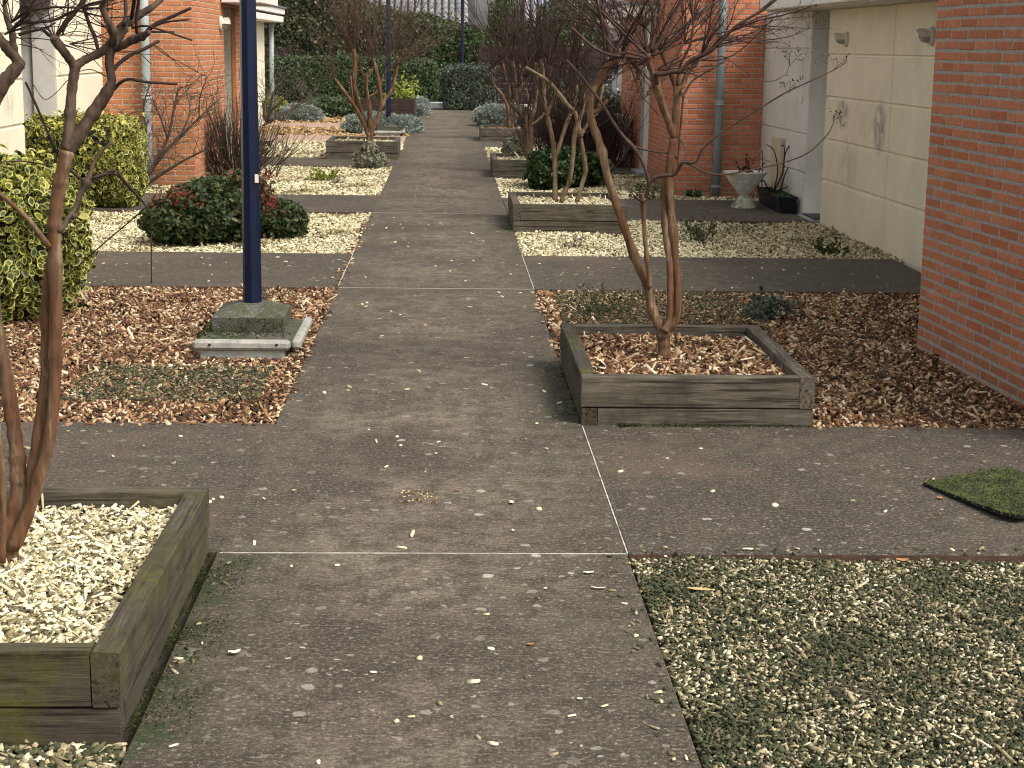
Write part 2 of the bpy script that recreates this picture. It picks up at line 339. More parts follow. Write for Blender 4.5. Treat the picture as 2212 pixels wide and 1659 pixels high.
# ------------------------------------------------------------------ object helpers
def tag(o, label=None, cat=None, group=None, kind=None):
    if label: o['label'] = label
    if cat: o['category'] = cat
    if group: o['group'] = group
    if kind: o['kind'] = kind
    return o
def empty(name, loc=(0, 0, 0), label=None, cat=None, group=None, kind=None):
    o = bpy.data.objects.new(name, None); C.objects.link(o); o.location = loc; o.empty_display_size = .1
    return tag(o, label, cat, group, kind)
def link(name, me, parent=None, loc=(0, 0, 0), rotz=0):
    o = bpy.data.objects.new(name, me); C.objects.link(o); o.location = loc; o.rotation_euler = (0, 0, rotz)
    if parent: o.parent = parent
    return o
def mesh_np(name, V, F, mat, attrs=None, smooth=False):
    V = np.asarray(V, np.float32); F = np.asarray(F, np.int32)
    me = bpy.data.meshes.new(name); k = F.shape[1]
    me.vertices.add(len(V)); me.vertices.foreach_set('co', V.ravel())
    me.loops.add(F.size); me.loops.foreach_set('vertex_index', F.ravel())
    me.polygons.add(len(F)); me.polygons.foreach_set('loop_start', np.arange(0, F.size, k, dtype=np.int32)); me.polygons.foreach_set('loop_total', np.full(len(F), k, np.int32))
    if smooth: me.polygons.foreach_set('use_smooth', np.ones(len(F), bool))
    for n_, a in (attrs or {}).items():
        at_ = me.attributes.new(n_, 'FLOAT', 'POINT'); at_.data.foreach_set('value', np.asarray(a, np.float32))
    me.update(); me.validate(); me.materials.append(M[mat] if isinstance(mat, str) else mat)
    return me

class MB:
    "collects boxes and tubes, then makes one mesh"
    def __init__(s): s.v = []; s.f = []; s.n = 0
    def add(s, V, F):
        V = np.asarray(V, float); s.v.append(V); s.f += [tuple(i+s.n for i in f) for f in F]; s.n += len(V); return s
    def box(s, a, b, bev=0.0):
        (x0, y0, z0), (x1, y1, z1) = a, b
        if bev:
            e = bev; pts = []; 
            for (X, sx) in ((x0, 1), (x1, -1)):
                for (Y, sy) in ((y0, 1), (y1, -1)):
                    for (Z, sz) in ((z0, 1), (z1, -1)):
                        pts += [(X, Y+sy*e, Z+sz*e), (X+sx*e, Y, Z+sz*e), (X+sx*e, Y+sy*e, Z)]
            def c(i, j, k): return ((i*2+j)*2+k)*3
            F = []
            for i in (0, 1): F.append([c(i, 0, 0), c(i, 1, 0), c(i, 1, 1), c(i, 0, 1)][::1 if i else -1])
            for j in (0, 1): F.append([c(0, j, 0)+1, c(0, j, 1)+1, c(1, j, 1)+1, c(1, j, 0)+1][::1 if j else -1])
            for k in (0, 1): F.append([c(0, 0, k)+2, c(1, 0, k)+2, c(1, 1, k)+2, c(0, 1, k)+2][::1 if k else -1])
            for i in (0, 1):
                for j in (0, 1):
                    F.append([c(i, j, 0), c(i, j, 1), c(i, j, 1)+1, c(i, j, 0)+1][::1 if i != j else -1])
                for k in (0, 1): F.append([c(i, 0, k), c(i, 1, k), c(i, 1, k)+2, c(i, 0, k)+2][::-1 if i != k else 1])
            for j in (0, 1):
                for k in (0, 1): F.append([c(0, j, k)+1, c(1, j, k)+1, c(1, j, k)+2, c(0, j, k)+2][::1 if j != k else -1])
            for i in (0, 1):
                for j in (0, 1):
                    for k in (0, 1): F.append([c(i, j, k), c(i, j, k)+1, c(i, j, k)+2][::1 if (i+j+k) % 2 == 0 else -1])
            return s.add(pts, F)
        V = [(x0, y0, z0), (x1, y0, z0), (x1, y1, z0), (x0, y1, z0), (x0, y0, z1), (x1, y0, z1), (x1, y1, z1), (x0, y1, z1)]
        return s.add(V, [(3, 2, 1, 0), (4, 5, 6, 7), (0, 1, 5, 4), (1, 2, 6, 5), (2, 3, 7, 6), (3, 0, 4, 7)])
    def tube(s, pts, rad, k=8, caps=True, flute=0.0):
        P = np.asarray([tuple(p) for p in pts], float); n = len(P)
        rad = np.broadcast_to(np.asarray(rad, float), (n,))
        T = np.gradient(P, axis=0); T /= np.linalg.norm(T, axis=1)[:, None]+1e-9
        ref = np.array([1., 0, 0]) if abs(T[0][0]) < .8 else np.array([0, 1., 0])
        a = np.cross(T[0], ref); a /= np.linalg.norm(a)
        V = []
        th = np.linspace(0, 2*np.pi, k, endpoint=False)
        for i in range(n):
            a = a-T[i]*(a@T[i]); a /= np.linalg.norm(a)+1e-9; b = np.cross(T[i], a)
            rr = rad[i]*(1+flute*(np.sin(3*th+P[i][2]*2.1+P[0][0]*9)*.6+np.sin(5*th-P[i][2]*3.0+1)*.4))+(rng.normal(0, .25*flute*rad[i], k) if flute else 0)
            V.append(P[i]+(rr*np.cos(th))[:, None]*a+(rr*np.sin(th))[:, None]*b)
        V = np.concatenate(V)
        F = [(i*k+j, i*k+(j+1) % k, (i+1)*k+(j+1) % k, (i+1)*k+j) for i in range(n-1) for j in range(k)]
        if caps: F += [tuple(range(k))[::-1], tuple((n-1)*k+j for j in range(k))]
        return s.add(V, F)
    def lathe(s, prof, k=16, c=(0, 0)):
        V = [(c[0]+r*math.cos(2*math.pi*j/k), c[1]+r*math.sin(2*math.pi*j/k), z) for r, z in prof for j in range(k)]
        n = len(prof)
        F = [(i*k+j, i*k+(j+1) % k, (i+1)*k+(j+1) % k, (i+1)*k+j) for i in range(n-1) for j in range(k)]
        F += [tuple(range(k))[::-1], tuple((n-1)*k+j for j in range(k))]
        return s.add(V, F)
    def mesh(s, name, mat, smooth=False, attrs=None):
        me = bpy.data.meshes.new(name); V = np.concatenate(s.v)
        me.from_pydata(V.tolist(), [], s.f); me.update(); me.validate()
        me.materials.append(M[mat] if isinstance(mat, str) else mat)
        if smooth: me.polygons.foreach_set('use_smooth', np.ones(len(me.polygons), bool))
        return me
    def build(s, name, mat, parent=None, smooth=False, loc=(0, 0, 0), rotz=0):
        return link(name, s.mesh(name, mat, smooth), parent, loc, rotz)

def box_obj(name, a, b, mat, parent=None, bev=0.0, **k):
    return MB().box(a, b, bev).build(name, mat, parent, **k)

# ------------------------------------------------------------------ scattered chips and leaves
def field(x, y, s=1.0):
    return (np.sin(x*3.1*s+1.3)*np.cos(y*2.7*s-.4)+np.sin(x*7.3*s-y*5.1*s+.7)*.5+np.sin(x*13.7*s+y*11.3*s)*.25)/1.75

def chips(name, rects, density, ls, ws, mat, z=0.0, tilt=.35, label=None, tintf=None, thick=.22, avoid=(), zamp=.012, layers=.02, parent=None, long_share=.0):
    xs, ys = [], []
    for (x0, x1, y0, y1) in rects:
        n = int((x1-x0)*(y1-y0)*density); xs.append(rng.uniform(x0, x1, n)); ys.append(rng.uniform(y0, y1, n))
    # a mulch surface is worn: fewer chips where earth shows through
    x = np.concatenate(xs); y = np.concatenate(ys)
    keep = np.ones(len(x), bool)
    for (x0, x1, y0, y1) in avoid: keep &= ~((x > x0) & (x < x1) & (y > y0) & (y < y1))
    x = x[keep]; y = y[keep]; n = len(x)
    L = rng.uniform(*ls, n)**1.0; W = np.minimum(rng.uniform(*ws, n), L*.9)
    if long_share:
        lo = rng.random(n) < long_share; L[lo] *= 2.4; W[lo] *= .8
    big = rng.random(n) < .05; L[big] *= 1.5; W[big] *= 1.4
    T = W*thick+.0008
    yaw = rng.uniform(0, 2*np.pi, n); tl = rng.normal(0, tilt, n); rl = rng.normal(0, tilt, n)
    zz = z+field(x, y, 1.2)*zamp+rng.random(n)**1.5*layers+.3*np.abs(np.sin(tl))*L
    j = lambda s=.28: 1+rng.uniform(-s, s, n)
    hx, hy = L/2, W/2
    V = np.zeros((n, 8, 3))
    for k, (sx, sy) in enumerate(((-1, -1), (1, -1), (1, 1), (-1, 1))):
        V[:, k, 0] = sx*hx*j(); V[:, k, 1] = sy*hy*j(.5); V[:, k, 2] = T*rng.uniform(.4, 1.4, n)
        V[:, k+4, 0] = V[:, k, 0]*1.03; V[:, k+4, 1] = V[:, k, 1]*1.05; V[:, k+4, 2] = -T
    cy, sy_ = np.cos(yaw), np.sin(yaw); ct, st = np.cos(tl), np.sin(tl); cr, sr = np.cos(rl), np.sin(rl)
    X, Y, Z = V[..., 0], V[..., 1], V[..., 2]
    Y, Z = Y*cr[:, None]-Z*sr[:, None], Y*sr[:, None]+Z*cr[:, None]
    X, Z = X*ct[:, None]+Z*st[:, None], -X*st[:, None]+Z*ct[:, None]
    X, Y = X*cy[:, None]-Y*sy_[:, None], X*sy_[:, None]+Y*cy[:, None]
    V = np.stack([X+x[:, None], Y+y[:, None], Z+zz[:, None]], -1).reshape(-1, 3)
    q = np.array([[0, 1, 2, 3], [0, 4, 5, 1], [1, 5, 6, 2], [2, 6, 7, 3], [3, 7, 4, 0]])
    F = (q[None]+np.arange(n)[:, None, None]*8).reshape(-1, 4)
    tint = rng.random(n)
    if tintf is not None: tint = np.clip(tintf(x, y, tint), 0, 1)
    me = mesh_np(name, V, F, mat, {'tint': np.repeat(tint, 8)})
    o = link(name, me, parent)
    o['kind'] = 'stuff'
    if label: o['label'] = label
    return o

def leaf_mesh(name, P, N, size, mat, tint=None, width=.5, jitter=.9, cup=.25, shape='oval', smooth=False):
    "leaves at points P with outward directions N"
    P = np.asarray(P, float); n = len(P); N = np.asarray(N, float)
    d = N+rng.normal(0, jitter, (n, 3)); d /= np.linalg.norm(d, axis=1)[:, None]     # leaf normal
    a = rng.normal(0, 1, (n, 3)); a[:, 2] += .3; a -= d*np.sum(a*d, 1)[:, None]; a /= np.linalg.norm(a, axis=1)[:, None]
    b = np.cross(d, a); S = size*rng.uniform(.6, 1.25, n)
    if shape == 'oval':
        pr = [(-.5, 0, 0, 1), (-.2, -.42, .5, 1), (.2, -.40, .5, 1), (.5, 0, .1, 1), (.2, .40, .5, 1), (-.2, .42, .5, 1), (0, 0, 0, 0)]
        q = [[6, 0, 1], [6, 1, 2], [6, 2, 3], [6, 3, 4], [6, 4, 5], [6, 5, 0]]
    else:
        pr = [(-.5, 0, 0, .5), (0, -.5, .3, 1), (.55, 0, 0, .5), (0, .5, .3, 1)]
        q = [[0, 1, 2], [0, 2, 3]]
    pr = np.array(pr); k = len(pr)
    V = P[:, None]+S[:, None, None]*(pr[None, :, 0, None]*a[:, None]+width*2*pr[None, :, 1, None]*b[:, None]+cup*pr[None, :, 2, None]*d[:, None])
    F = (np.array(q)[None]+np.arange(n)[:, None, None]*k).reshape(-1, 3)
    if tint is None: tint = rng.random(n)
    return mesh_np(name, V.reshape(-1, 3), F, mat, {'tint': np.repeat(tint, k), 'edge': np.tile(pr[:, 3], n)}, smooth)

def lump_points(n, blobs, depth=.25):
    "points in the outer shell of a set of ellipsoids/boxes: blob=(cx,cy,cz,rx,ry,rz,power)"
    w = np.array([b[3]*b[4]+b[4]*b[5]+b[3]*b[5] for b in blobs]); w = w/w.sum()
    P, N = [], []
    for b, ww in zip(blobs, w):
        m_ = int(n*ww*1.6)
        v = rng.normal(0, 1, (m_, 3)); v /= np.linalg.norm(v, axis=1)[:, None]
        p = b[6]
        r = 1/(np.abs(v)**p).sum(1)**(1/p)
        u = v*r[:, None]
        ph = b[0]*3
        wq = .25 if p >= 6 else 1.0
        wob = 1+wq*.07*np.sin(u[:, 0]*7+ph)*np.cos(u[:, 1]*6+ph)+wq*.05*np.sin(u[:, 2]*9+u[:, 0]*5)
        sh = (1-depth*rng.random(m_)**2.2)*wob; st_ = rng.random(m_) < .025; sh[st_] = 1+.16*rng.random(st_.sum())
        c = np.array(b[:3]); rr = np.array(b[3:6])
        pp = c+u*rr*sh[:, None]
        nn = np.sign(u)*np.abs(u)**(p-1)/rr; nn /= np.linalg.norm(nn, axis=1)[:, None]
        k = pp[:, 2] > .0
        P.append(pp[k]); N.append(nn[k])
    return np.concatenate(P), np.concatenate(N)

def core(blobs, name, mat, parent, f=.80):
    mb = MB()
    for b in blobs:
        k, ml = 12, 8; V = []
        for i in range(ml+1):
            for j in range(k):
                ph = math.pi*i/ml; th = 2*math.pi*j/k
                v = np.array([math.sin(ph)*math.cos(th), math.sin(ph)*math.sin(th), math.cos(ph)]); r = 1/(np.abs(v)**b[6]).sum()**(1/b[6])
                u = v*r*f*(1+.05*math.sin(i*5+j*3)); V.append((b[0]+u[0]*b[3], b[1]+u[1]*b[4], max(-.02, b[2]+u[2]*b[5])))
        F = [(i*k+j, (i+1)*k+j, (i+1)*k+(j+1) % k, i*k+(j+1) % k) for i in range(ml) for j in range(k)]
        mb.add(V, F)
    return mb.build(name, mat, parent, smooth=True)

def bush(name, blobs, n, size, mat, label, cat='shrub', loc=None, corem='dark_core', shape='oval', width=.5, jitter=.8, depth=.3, group=None, tintf=None, f=.78, kind=None, corename='branches'):
    loc = loc or (blobs[0][0], blobs[0][1], 0)
    root = empty(name, loc, label, cat, group, kind)
    bl = [(b[0]-loc[0], b[1]-loc[1], b[2]-loc[2], *b[3:]) for b in blobs]
    P, N = lump_points(n, bl, depth)
    t = None if tintf is None else np.clip(tintf(P, rng.random(len(P))), 0, 1)
    fo = link('foliage', leaf_mesh('foliage', P, N, size, mat, t, width, jitter, shape=shape), root)
    if f: core(bl, corename, corem, root, f)
    return root

# ------------------------------------------------------------------ ground, path, slabs
gm = MB(); gm.add([(-400, -60, -.16), (400, -60, -.16), (400, 900, -.16), (-400, 900, -.16)], [(0, 1, 2, 3)])
g = gm.build('ground', 'ground'); tag(g, 'bare soil below the beds and beyond the fences', kind='structure')

XL, XR = -.73, .59
path = empty('path', (0, 0, 0), 'straight brown concrete path leading away between the planting beds', kind='structure')
def slab(name, x0, x1, y0, y1, mat, parent, edge=True, z=0.0, jz=.0):
    e = .0023; ex1 = .0004 if (edge == 'flush') else e
    o = box_obj(name, (x0+e, y0+e, z-.002-.12), (x1-ex1, y1-e, z), mat, parent, bev=.003 if edge != 'flush' else .0006)
    if mat == 'path' or mat == 'slab' or mat == 'slab_pink':
        o.data.materials.append(M['slab_edge'])
        for p in o.data.polygons:
            if abs(p.normal.z) < .5 and p.center.z < z-.015: p.material_index = 1
    return o
cuts = [1.6, 5.2, 11.22, 16.38, 22.4, 27.6, 33.0, 38.4, 43.2]
for a, b in zip(cuts[:-1], cuts[1:]): slab('slab', XL, XR, a, b, 'path', path)
js = [box_obj('joint_strip', (XL+.01, y-.0022, -.05), (XR-.005, y+.0022, .0012), 'joint', path) for y in cuts[1:4]]

right_slabs = [(5.2, 7.08, 3.1), (11.22, 13.08, 3.52), (15.95, 18.2, 3.47), (22.0, 23.9, 2.56), (27.5, 29.2, 3.4), (33.2, 35.0, 3.4)]
left_slabs = [(5.2, 7.08, -4.2), (11.22, 13.1, -3.92), (16.4, 18.3, -3.92), (22.7, 24.4, -2.85), (28.4, 30.4, -3.4), (33.3, 35.1, -3.6)]
cross = empty('cross_paths', (0, 0, 0), 'side slabs crossing the beds from the path to the house doors', kind='structure')
for i, (a, b, x) in enumerate(right_slabs):
    slab('side_slab', XR, x, a, b, 'slab', cross)
for i, (a, b, x) in enumerate(left_slabs):
    slab('side_slab', x, XL, a, b, 'slab_pink' if i > 3 else 'slab', cross, edge='flush' if i != 1 else True)
for (x, a, b) in ((XR, 5.2, 7.08), (XR, 11.22, 13.08), (XL, 11.22, 13.1)):
    box_obj('joint_strip', (x-.0022, a+.01, -.05), (x+.0022, b-.01, .0012), 'joint', cross)
box_obj('end_paving', (-6, 43.2, -.12), (8, 47, -.004), 'path', None); bpy.data.objects['end_paving']['kind'] = 'structure'; bpy.data.objects['end_paving']['label'] = 'concrete strip crossing at the far end of the path'

for (a, b) in ((5.2, 7.08), (16.4, 18.3), (22.7, 24.4)): box_obj('joint_strip', (XL-.0035, a+.01, -.05), (XL+.0055, b-.01, -.0012), 'slab', cross)

# bed soil just under the chips
beds = [(-5, XL, 1.6, 5.2), (-5, XL, 7.08, 11.22), (-5, XL, 13.1, 16.4), (-5, XL, 18.3, 22.7), (-5, XL, 24.4, 28.4), (-5, XL, 30.4, 33.3), (-5, XL, 35.1, 43.2),
        (XR, 5, 1.6, 5.2), (XR, 5, 7.08, 11.22), (XR, 5, 13.08, 15.95), (XR, 5, 18.2, 22.0), (XR, 5, 23.9, 27.5), (XR, 5, 29.2, 33.2), (XR, 5, 35.0, 43.2)]
bm_ = MB()
for (x0, x1, y0, y1) in beds: bm_.add([(x0, y0, -.045), (x1, y0, -.045), (x1, y1, -.045), (x0, y1, -.045)], [(0, 1, 2, 3)])
o = bm_.build('bed_soil', 'earth'); tag(o, 'dark soil showing between the chips of the beds', kind='structure')

ZB = -.028
def patch(a, b, s=1.4, amt=.9):
    def f(x, y, t):
        p = field(x+a, y+b, s)
        return t*(1-amt*np.clip(p, 0, 1))
    return f
PL = (-1.86, -.75, 3.72, 5.21)      # foreground left planter
PR = (.585, 1.60, 7.09, 8.50)       # planter on the right
P2 = (.585, 1.60, 14.88, 16.2)
P3 = (.565, 1.55, 21.03, 22.36)
P4 = (.565, 1.50, 29.1, 30.4)
P5 = (-1.72, -.70, 24.10, 25.42)
LB = (-1.26, -.80, 8.60, 9.40)
chips('wood_chips', [(.60, 2.6, 2.9, 5.19)], 18500, (.005, .018), (.0028, .0082), 'chips_green', ZB, .36, 'shredded green and cream mulch in the bed at the bottom right corner',
      tintf=lambda x, y, t: t*(1-.45*np.clip(field(x-1.1, y, 2.2), 0, 1)), layers=.018, long_share=.05)
chips('wood_chips', [(-1.9, -.74, 3.0, 3.74)], 9000, (.008, .040), (.005, .016), 'chips_green', ZB, .33, 'cream and green chips at the foot of the foreground planter', layers=.016, tintf=lambda x, y, t: t**.7, long_share=.05)
chips('wood_chips', [(-3.6, -.735, 7.09, 11.2)], 5900, (.010, .038), (.006, .016), 'chips_brown', ZB-.004, .42, 'brown bark chips of the bed around the nearest blue lamp post',
      tintf=lambda x, y, t: np.clip(t*1.02-.25*np.clip(field(x, y, 1.1)-.2, 0, 1), 0, 1), avoid=[(-1.24, -.83, 8.65, 9.3)], layers=.024, long_share=.05)
chips('wood_chips', [(.60, 3.4, 7.09, 11.2)], 5900, (.010, .038), (.006, .016), 'chips_brown', ZB-.004, .42, 'brown bark chips of the bed beside the near brick wall',
      tintf=lambda x, y, t: np.clip(t*1.02-.12*np.clip(field(x+2, y, 1.1)-.1, 0, 1), 0, 1), avoid=[PR], layers=.024, long_share=.05)
chips('wood_chips', [(-4.0, -.74, 13.11, 16.38)], 2700, (.011, .038), (.006, .017), 'chips_pale', ZB-.004, .4, 'pale wood chips of the bed behind the red and green bush', tintf=patch(1, 2), layers=.02)
chips('wood_chips', [(.60, 3.6, 13.09, 15.93)], 3000, (.011, .038), (.006, .017), 'chips_pale', ZB-.004, .4, 'pale wood chips of the bed before the urn slab, browner near the wall',
      tintf=lambda x, y, t: t*np.clip(1.05-.28*np.clip((x-1.7), 0, 1.3), .22, 1)*(1-.5*np.clip(field(x, y, 1.7), 0, 1)), avoid=[P2], layers=.02)
chips('wood_chips', [(.60, 2.6, 15.5, 15.94)], 2000, (.014, .04), (.008, .02), 'chips_pale', ZB, .4, 'pale wood chips tucked along the urn slab edge', avoid=[P2], tintf=patch(3, 1))
chips('wood_chips', [(-2.95, -.74, 18.31, 22.68), (-3.95, -2.9, 18.3, 19.35)], 1700, (.014, .042), (.008, .020), 'chips_pale', ZB-.002, .4, 'pale wood chips of the bed below the bare bush', tintf=patch(4, 2), layers=.02)
chips('wood_chips', [(.60, 3.48, 18.21, 18.75), (.60, 2.56, 18.75, 21.98)], 1700, (.014, .042), (.008, .020), 'chips_pale', ZB-.002, .4, 'pale wood chips of the bed around the dark green bush', tintf=patch(2, 5), avoid=[P3], layers=.02)
chips('wood_chips', [(-2.9, -.72, 24.42, 28.38)], 900, (.025, .06), (.015, .03), 'chips_pale', ZB, .4, 'pale wood chips of the bed beside the far left planter', tintf=patch(4, 7), avoid=[P5], layers=.02)
chips('wood_chips', [(.60, 2.9, 23.92, 27.48)], 900, (.025, .06), (.015, .03), 'chips_pale', ZB, .4, 'pale wood chips of the narrow bed right of the path halfway along', tintf=patch(1, 7, amt=1.2), layers=.02)
chips('leaf_litter', [(-3.6, -.72, 30.42, 33.28), (-3.6, -.72, 35.12, 42.5)], 420, (.03, .08), (.02, .05), 'leaf_litter', ZB, .45, 'dry brown leaves lying in the far left beds', layers=.03)
chips('leaf_litter', [(.60, 1.6, 29.22, 33.18), (.60, 1.2, 35.02, 42.5)], 300, (.03, .08), (.02, .05), 'leaf_litter', ZB, .45, 'dry brown leaves lying in the far right beds', layers=.03)
chips('mulch_patch', [(-1.75, -.85, 7.5, 8.35)], 2600, (.006, .024), (.003, .009), 'chips_green', .004, .35, 'greenish crumbled mulch in front of the lamp post block', layers=.012, tintf=lambda x, y, t: t*.8, zamp=0)
chips('mulch_patch', [(.70, 1.9, 9.5, 11.1)], 1700, (.006, .026), (.003, .010), 'chips_green', .002, .35, 'greenish crumbled mulch behind the right planter', layers=.012, tintf=lambda x, y, t: t*.75, zamp=0)
# stray chips and crumbs blown onto the concrete
chips('stray_chips', [(-.7, .56, 3.0, 5.1)], 13, (.006, .024), (.004, .010), 'chips_pale', .003, .15, 'small cream chips blown onto the near part of the path', layers=.001, zamp=0)
chips('stray_chips', [(-.7, .56, 5.2, 16)], 6, (.008, .028), (.005, .013), 'chips_pale', .003, .15, 'small cream chips scattered along the middle of the path', layers=.001, zamp=0)
chips('stray_chips', [(.6, 2.4, 5.22, 6.9), (-2.4, -.75, 5.25, 7.0), (.6, 3.2, 11.3, 13), (-3, -.75, 11.3, 13)], 6, (.008, .026), (.005, .013), 'chips_pale', .003, .15, 'small cream chips lying on the side slabs', layers=.001, zamp=0)
chips('stray_chips', [(.62, 2.2, 5.2, 5.27), (-.72, -.66, 4.0, 5.1), (.5, .59, 3.2, 5.2)], 330, (.006, .026), (.003, .009), 'chips_green', .003, .15, 'mulch crumbs spilled over the slab edges', layers=.002, zamp=0)
chips('stray_chips', [(-.78, -.70, 7.1, 16), (.56, .62, 8.5, 11.2), (-3, -.8, 7.02, 7.08), (1.6, 3, 7.02, 7.08)], 260, (.01, .035), (.005, .014), 'chips_brown', .002, .15, 'brown chips spilled on the edges of the concrete', layers=.002, zamp=0)
cx_ = at(905, 1062, 5.95)
chips('stray_chips', [(cx_.x-.07, cx_.x+.07, 5.78, 5.98)], 3200, (.003, .010), (.002, .006), 'chips_brown', .002, .15, 'little heap of orange brown crumbs in the middle of the path', layers=.001, zamp=0)

# moss clumps creeping on the concrete beside planters
def moss_patch(x0, x1, y0, y1, n, label, pw=1.0, side=1):
    u = rng.random(n)**2.2; x = np.where(side > 0, x0+(x1-x0)*u, x1-(x1-x0)*u); y = rng.uniform(y0, y1, n)
    k = field(x*3, y*3, 1.5)+rng.normal(0, .4, n) > .1-(.6 if pw > 1 else 0); x, y = x[k], y[k]
    P = np.stack([x, y, rng.uniform(0, .008, len(x))], -1); N = np.tile([0, 0, 1.], (len(P), 1))
    o = link('moss', leaf_mesh('moss', P, N, .0055, 'moss', rng.random(len(P))**2.5, .4, 1.0, shape='dia')); o['kind'] = 'stuff'; o['label'] = label
moss_patch(-.75, -.60, 3.75, 5.2, 6500, 'dark moss growing on the path along the foreground planter')
moss_patch(.49, .59, 7.1, 8.4, 2200, 'dark moss on the path edge beside the right planter', side=-1)
moss_patch(.75, 1.6, 7.04, 7.10, 2600, 'green moss at the front foot of the right planter', 2)
moss_patch(.50, .585, 14.9, 16.3, 900, 'dark moss on the path beside the second right planter', side=-1)

# ------------------------------------------------------------------ timber planters
def plank(parent, x0, x1, y0, y1, z0, z1, along, moss):
    cx, cy, cz = (x0+x1)/2, (y0+y1)/2, (z0+z1)/2
    L, W, H = ((x1-x0), (y1-y0), (z1-z0)) if along == 'x' else ((y1-y0), (x1-x0), (z1-z0))
    n = 9; s = .004; V = []; 
    # slightly uneven beam with worn edges, long axis local X
    ring = [(-1, -1), (1, -1), (1, 1), (-1, 1)]
    prof = []
    for (a, b) in ring:
        prof += [(a, b, 0, 1), (a, b, 1, 0)] if a*b > 0 else [(a, b, 1, 0), (a, b, 0, 1)]
    for i in range(n):
        t = -L/2+L*i/(n-1); 
        for (a, b, ea, eb) in prof:
            V.append((t, a*(W/2-ea*s)+rng.normal(0, .0007), b*(H/2-eb*s)+rng.normal(0, .0007)))
    k = 8
    F = [(i*k+j, (i+1)*k+j, (i+1)*k+(j+1) % k, i*k+(j+1) % k) for i in range(n-1) for j in range(k)]+[tuple(range(k)), tuple((n-1)*k+j for j in range(k))[::-1]]
    mb = MB().add(V, F); me = mb.mesh('plank', 'wood')
    a = me.attributes.new('moss', 'FLOAT', 'POINT'); a.data.foreach_set('value', np.full(len(me.vertices), moss, np.float32))
    o = link('plank', me, parent, (cx, cy, cz), 0 if along == 'x' else math.pi/2)
    return o
def planter(rect, label, zt=.215, zj=.075, zb=-.06, th=.066, moss=.5, mside=None, flip=False, chip=None, chiplabel=None, dens=4000, cl=(.014, .045), cw=(.006, .018)):
    x0, x1, y0, y1 = rect; cx, cy = (x0+x1)/2, (y0+y1)/2
    root = empty('timber_planter', (cx, cy, 0), label, 'planter', 'square timber planters along the path')
    X0, X1, Y0, Y1 = x0-cx, x1-cx, y0-cy, y1-cy; g_ = .003
    ms = mside or {}
    def course(za, zb_, f, inset):
        a, b, c_, d = X0+inset, X1-inset, Y0+inset, Y1-inset
        # pinwheel joints, turned round from one course to the other
        if f:
            plank(root, a, b-th-g_, c_, c_+th, za, zb_, 'x', ms.get('f', moss))
            plank(root, b-th, b, c_, d-th-g_, za, zb_, 'y', ms.get('r', moss))
            plank(root, a+th+g_, b, d-th, d, za, zb_, 'x', moss*.5)
            plank(root, a, a+th, c_+th+g_, d, za, zb_, 'y', ms.get('l', moss))
        else:
            plank(root, a+th+g_, b, c_, c_+th, za, zb_, 'x', ms.get('f', moss))
            plank(root, b-th, b, c_+th+g_, d, za, zb_, 'y', ms.get('r', moss))
            plank(root, a, b-th-g_, d-th, d, za, zb_, 'x', moss*.5)
            plank(root, a, a+th, c_, d-th-g_, za, zb_, 'y', ms.get('l', moss))
    course(zj+.002, zt, not flip, 0); course(zb, zj-.003, flip, .004)
    if chip:
        zz = zt-.075
        box_obj('soil', (X0+th, Y0+th, zb), (X1-th, Y1-th, zz-.012), 'earth', root)
        chips('wood_chips', [(x0+th+.004, x1-th-.004, y0+th+.004, y1-th-.004)], dens, cl, cw, chip, zz, .38, chiplabel, layers=.03, long_share=.06, zamp=.01)
    return root
planter(PL, 'mossy timber planter full of pale chips at the bottom left corner', chip='chips_pale', chiplabel='cream wood chips heaped inside the foreground planter', zj=.078, moss=.75, dens=12500, cl=(.007, .030), cw=(.004, .010))
planter(PR, 'weathered timber planter with brown chips right of the path beside the brick wall bed', chip='chips_brown', chiplabel='brown bark chips inside the right planter', zt=.213, moss=.05, mside={'l': .9, 'f': .08}, flip=False, dens=7500, cl=(.012, .045), cw=(.005, .016))
planter(P2, 'grey timber planter with pale chips and three bare trunks right of the path', chip='chips_pale', chiplabel='pale chips inside the planter of the three pale trunks', zt=.235, zj=.09, moss=.08, flip=True, dens=3600)
planter(P3, 'grey timber planter before the dark maroon bush right of the path', chip='chips_pale', chiplabel='pale chips inside the planter left of the glossy green bush', zt=.22, zj=.08, moss=.05, flip=True, dens=2000)
planter(P4, 'small grey timber planter next to the silver bush right of the path', chip='leaf_litter', chiplabel='dry leaves inside the farthest right planter', zt=.225, zj=.08, moss=.05, dens=1200)
planter(P5, 'grey timber planter with a bare tree left of the path', chip='chips_pale', chiplabel='chips inside the planter left of the path', zt=.255, zj=.09, moss=.05, dens=1600)

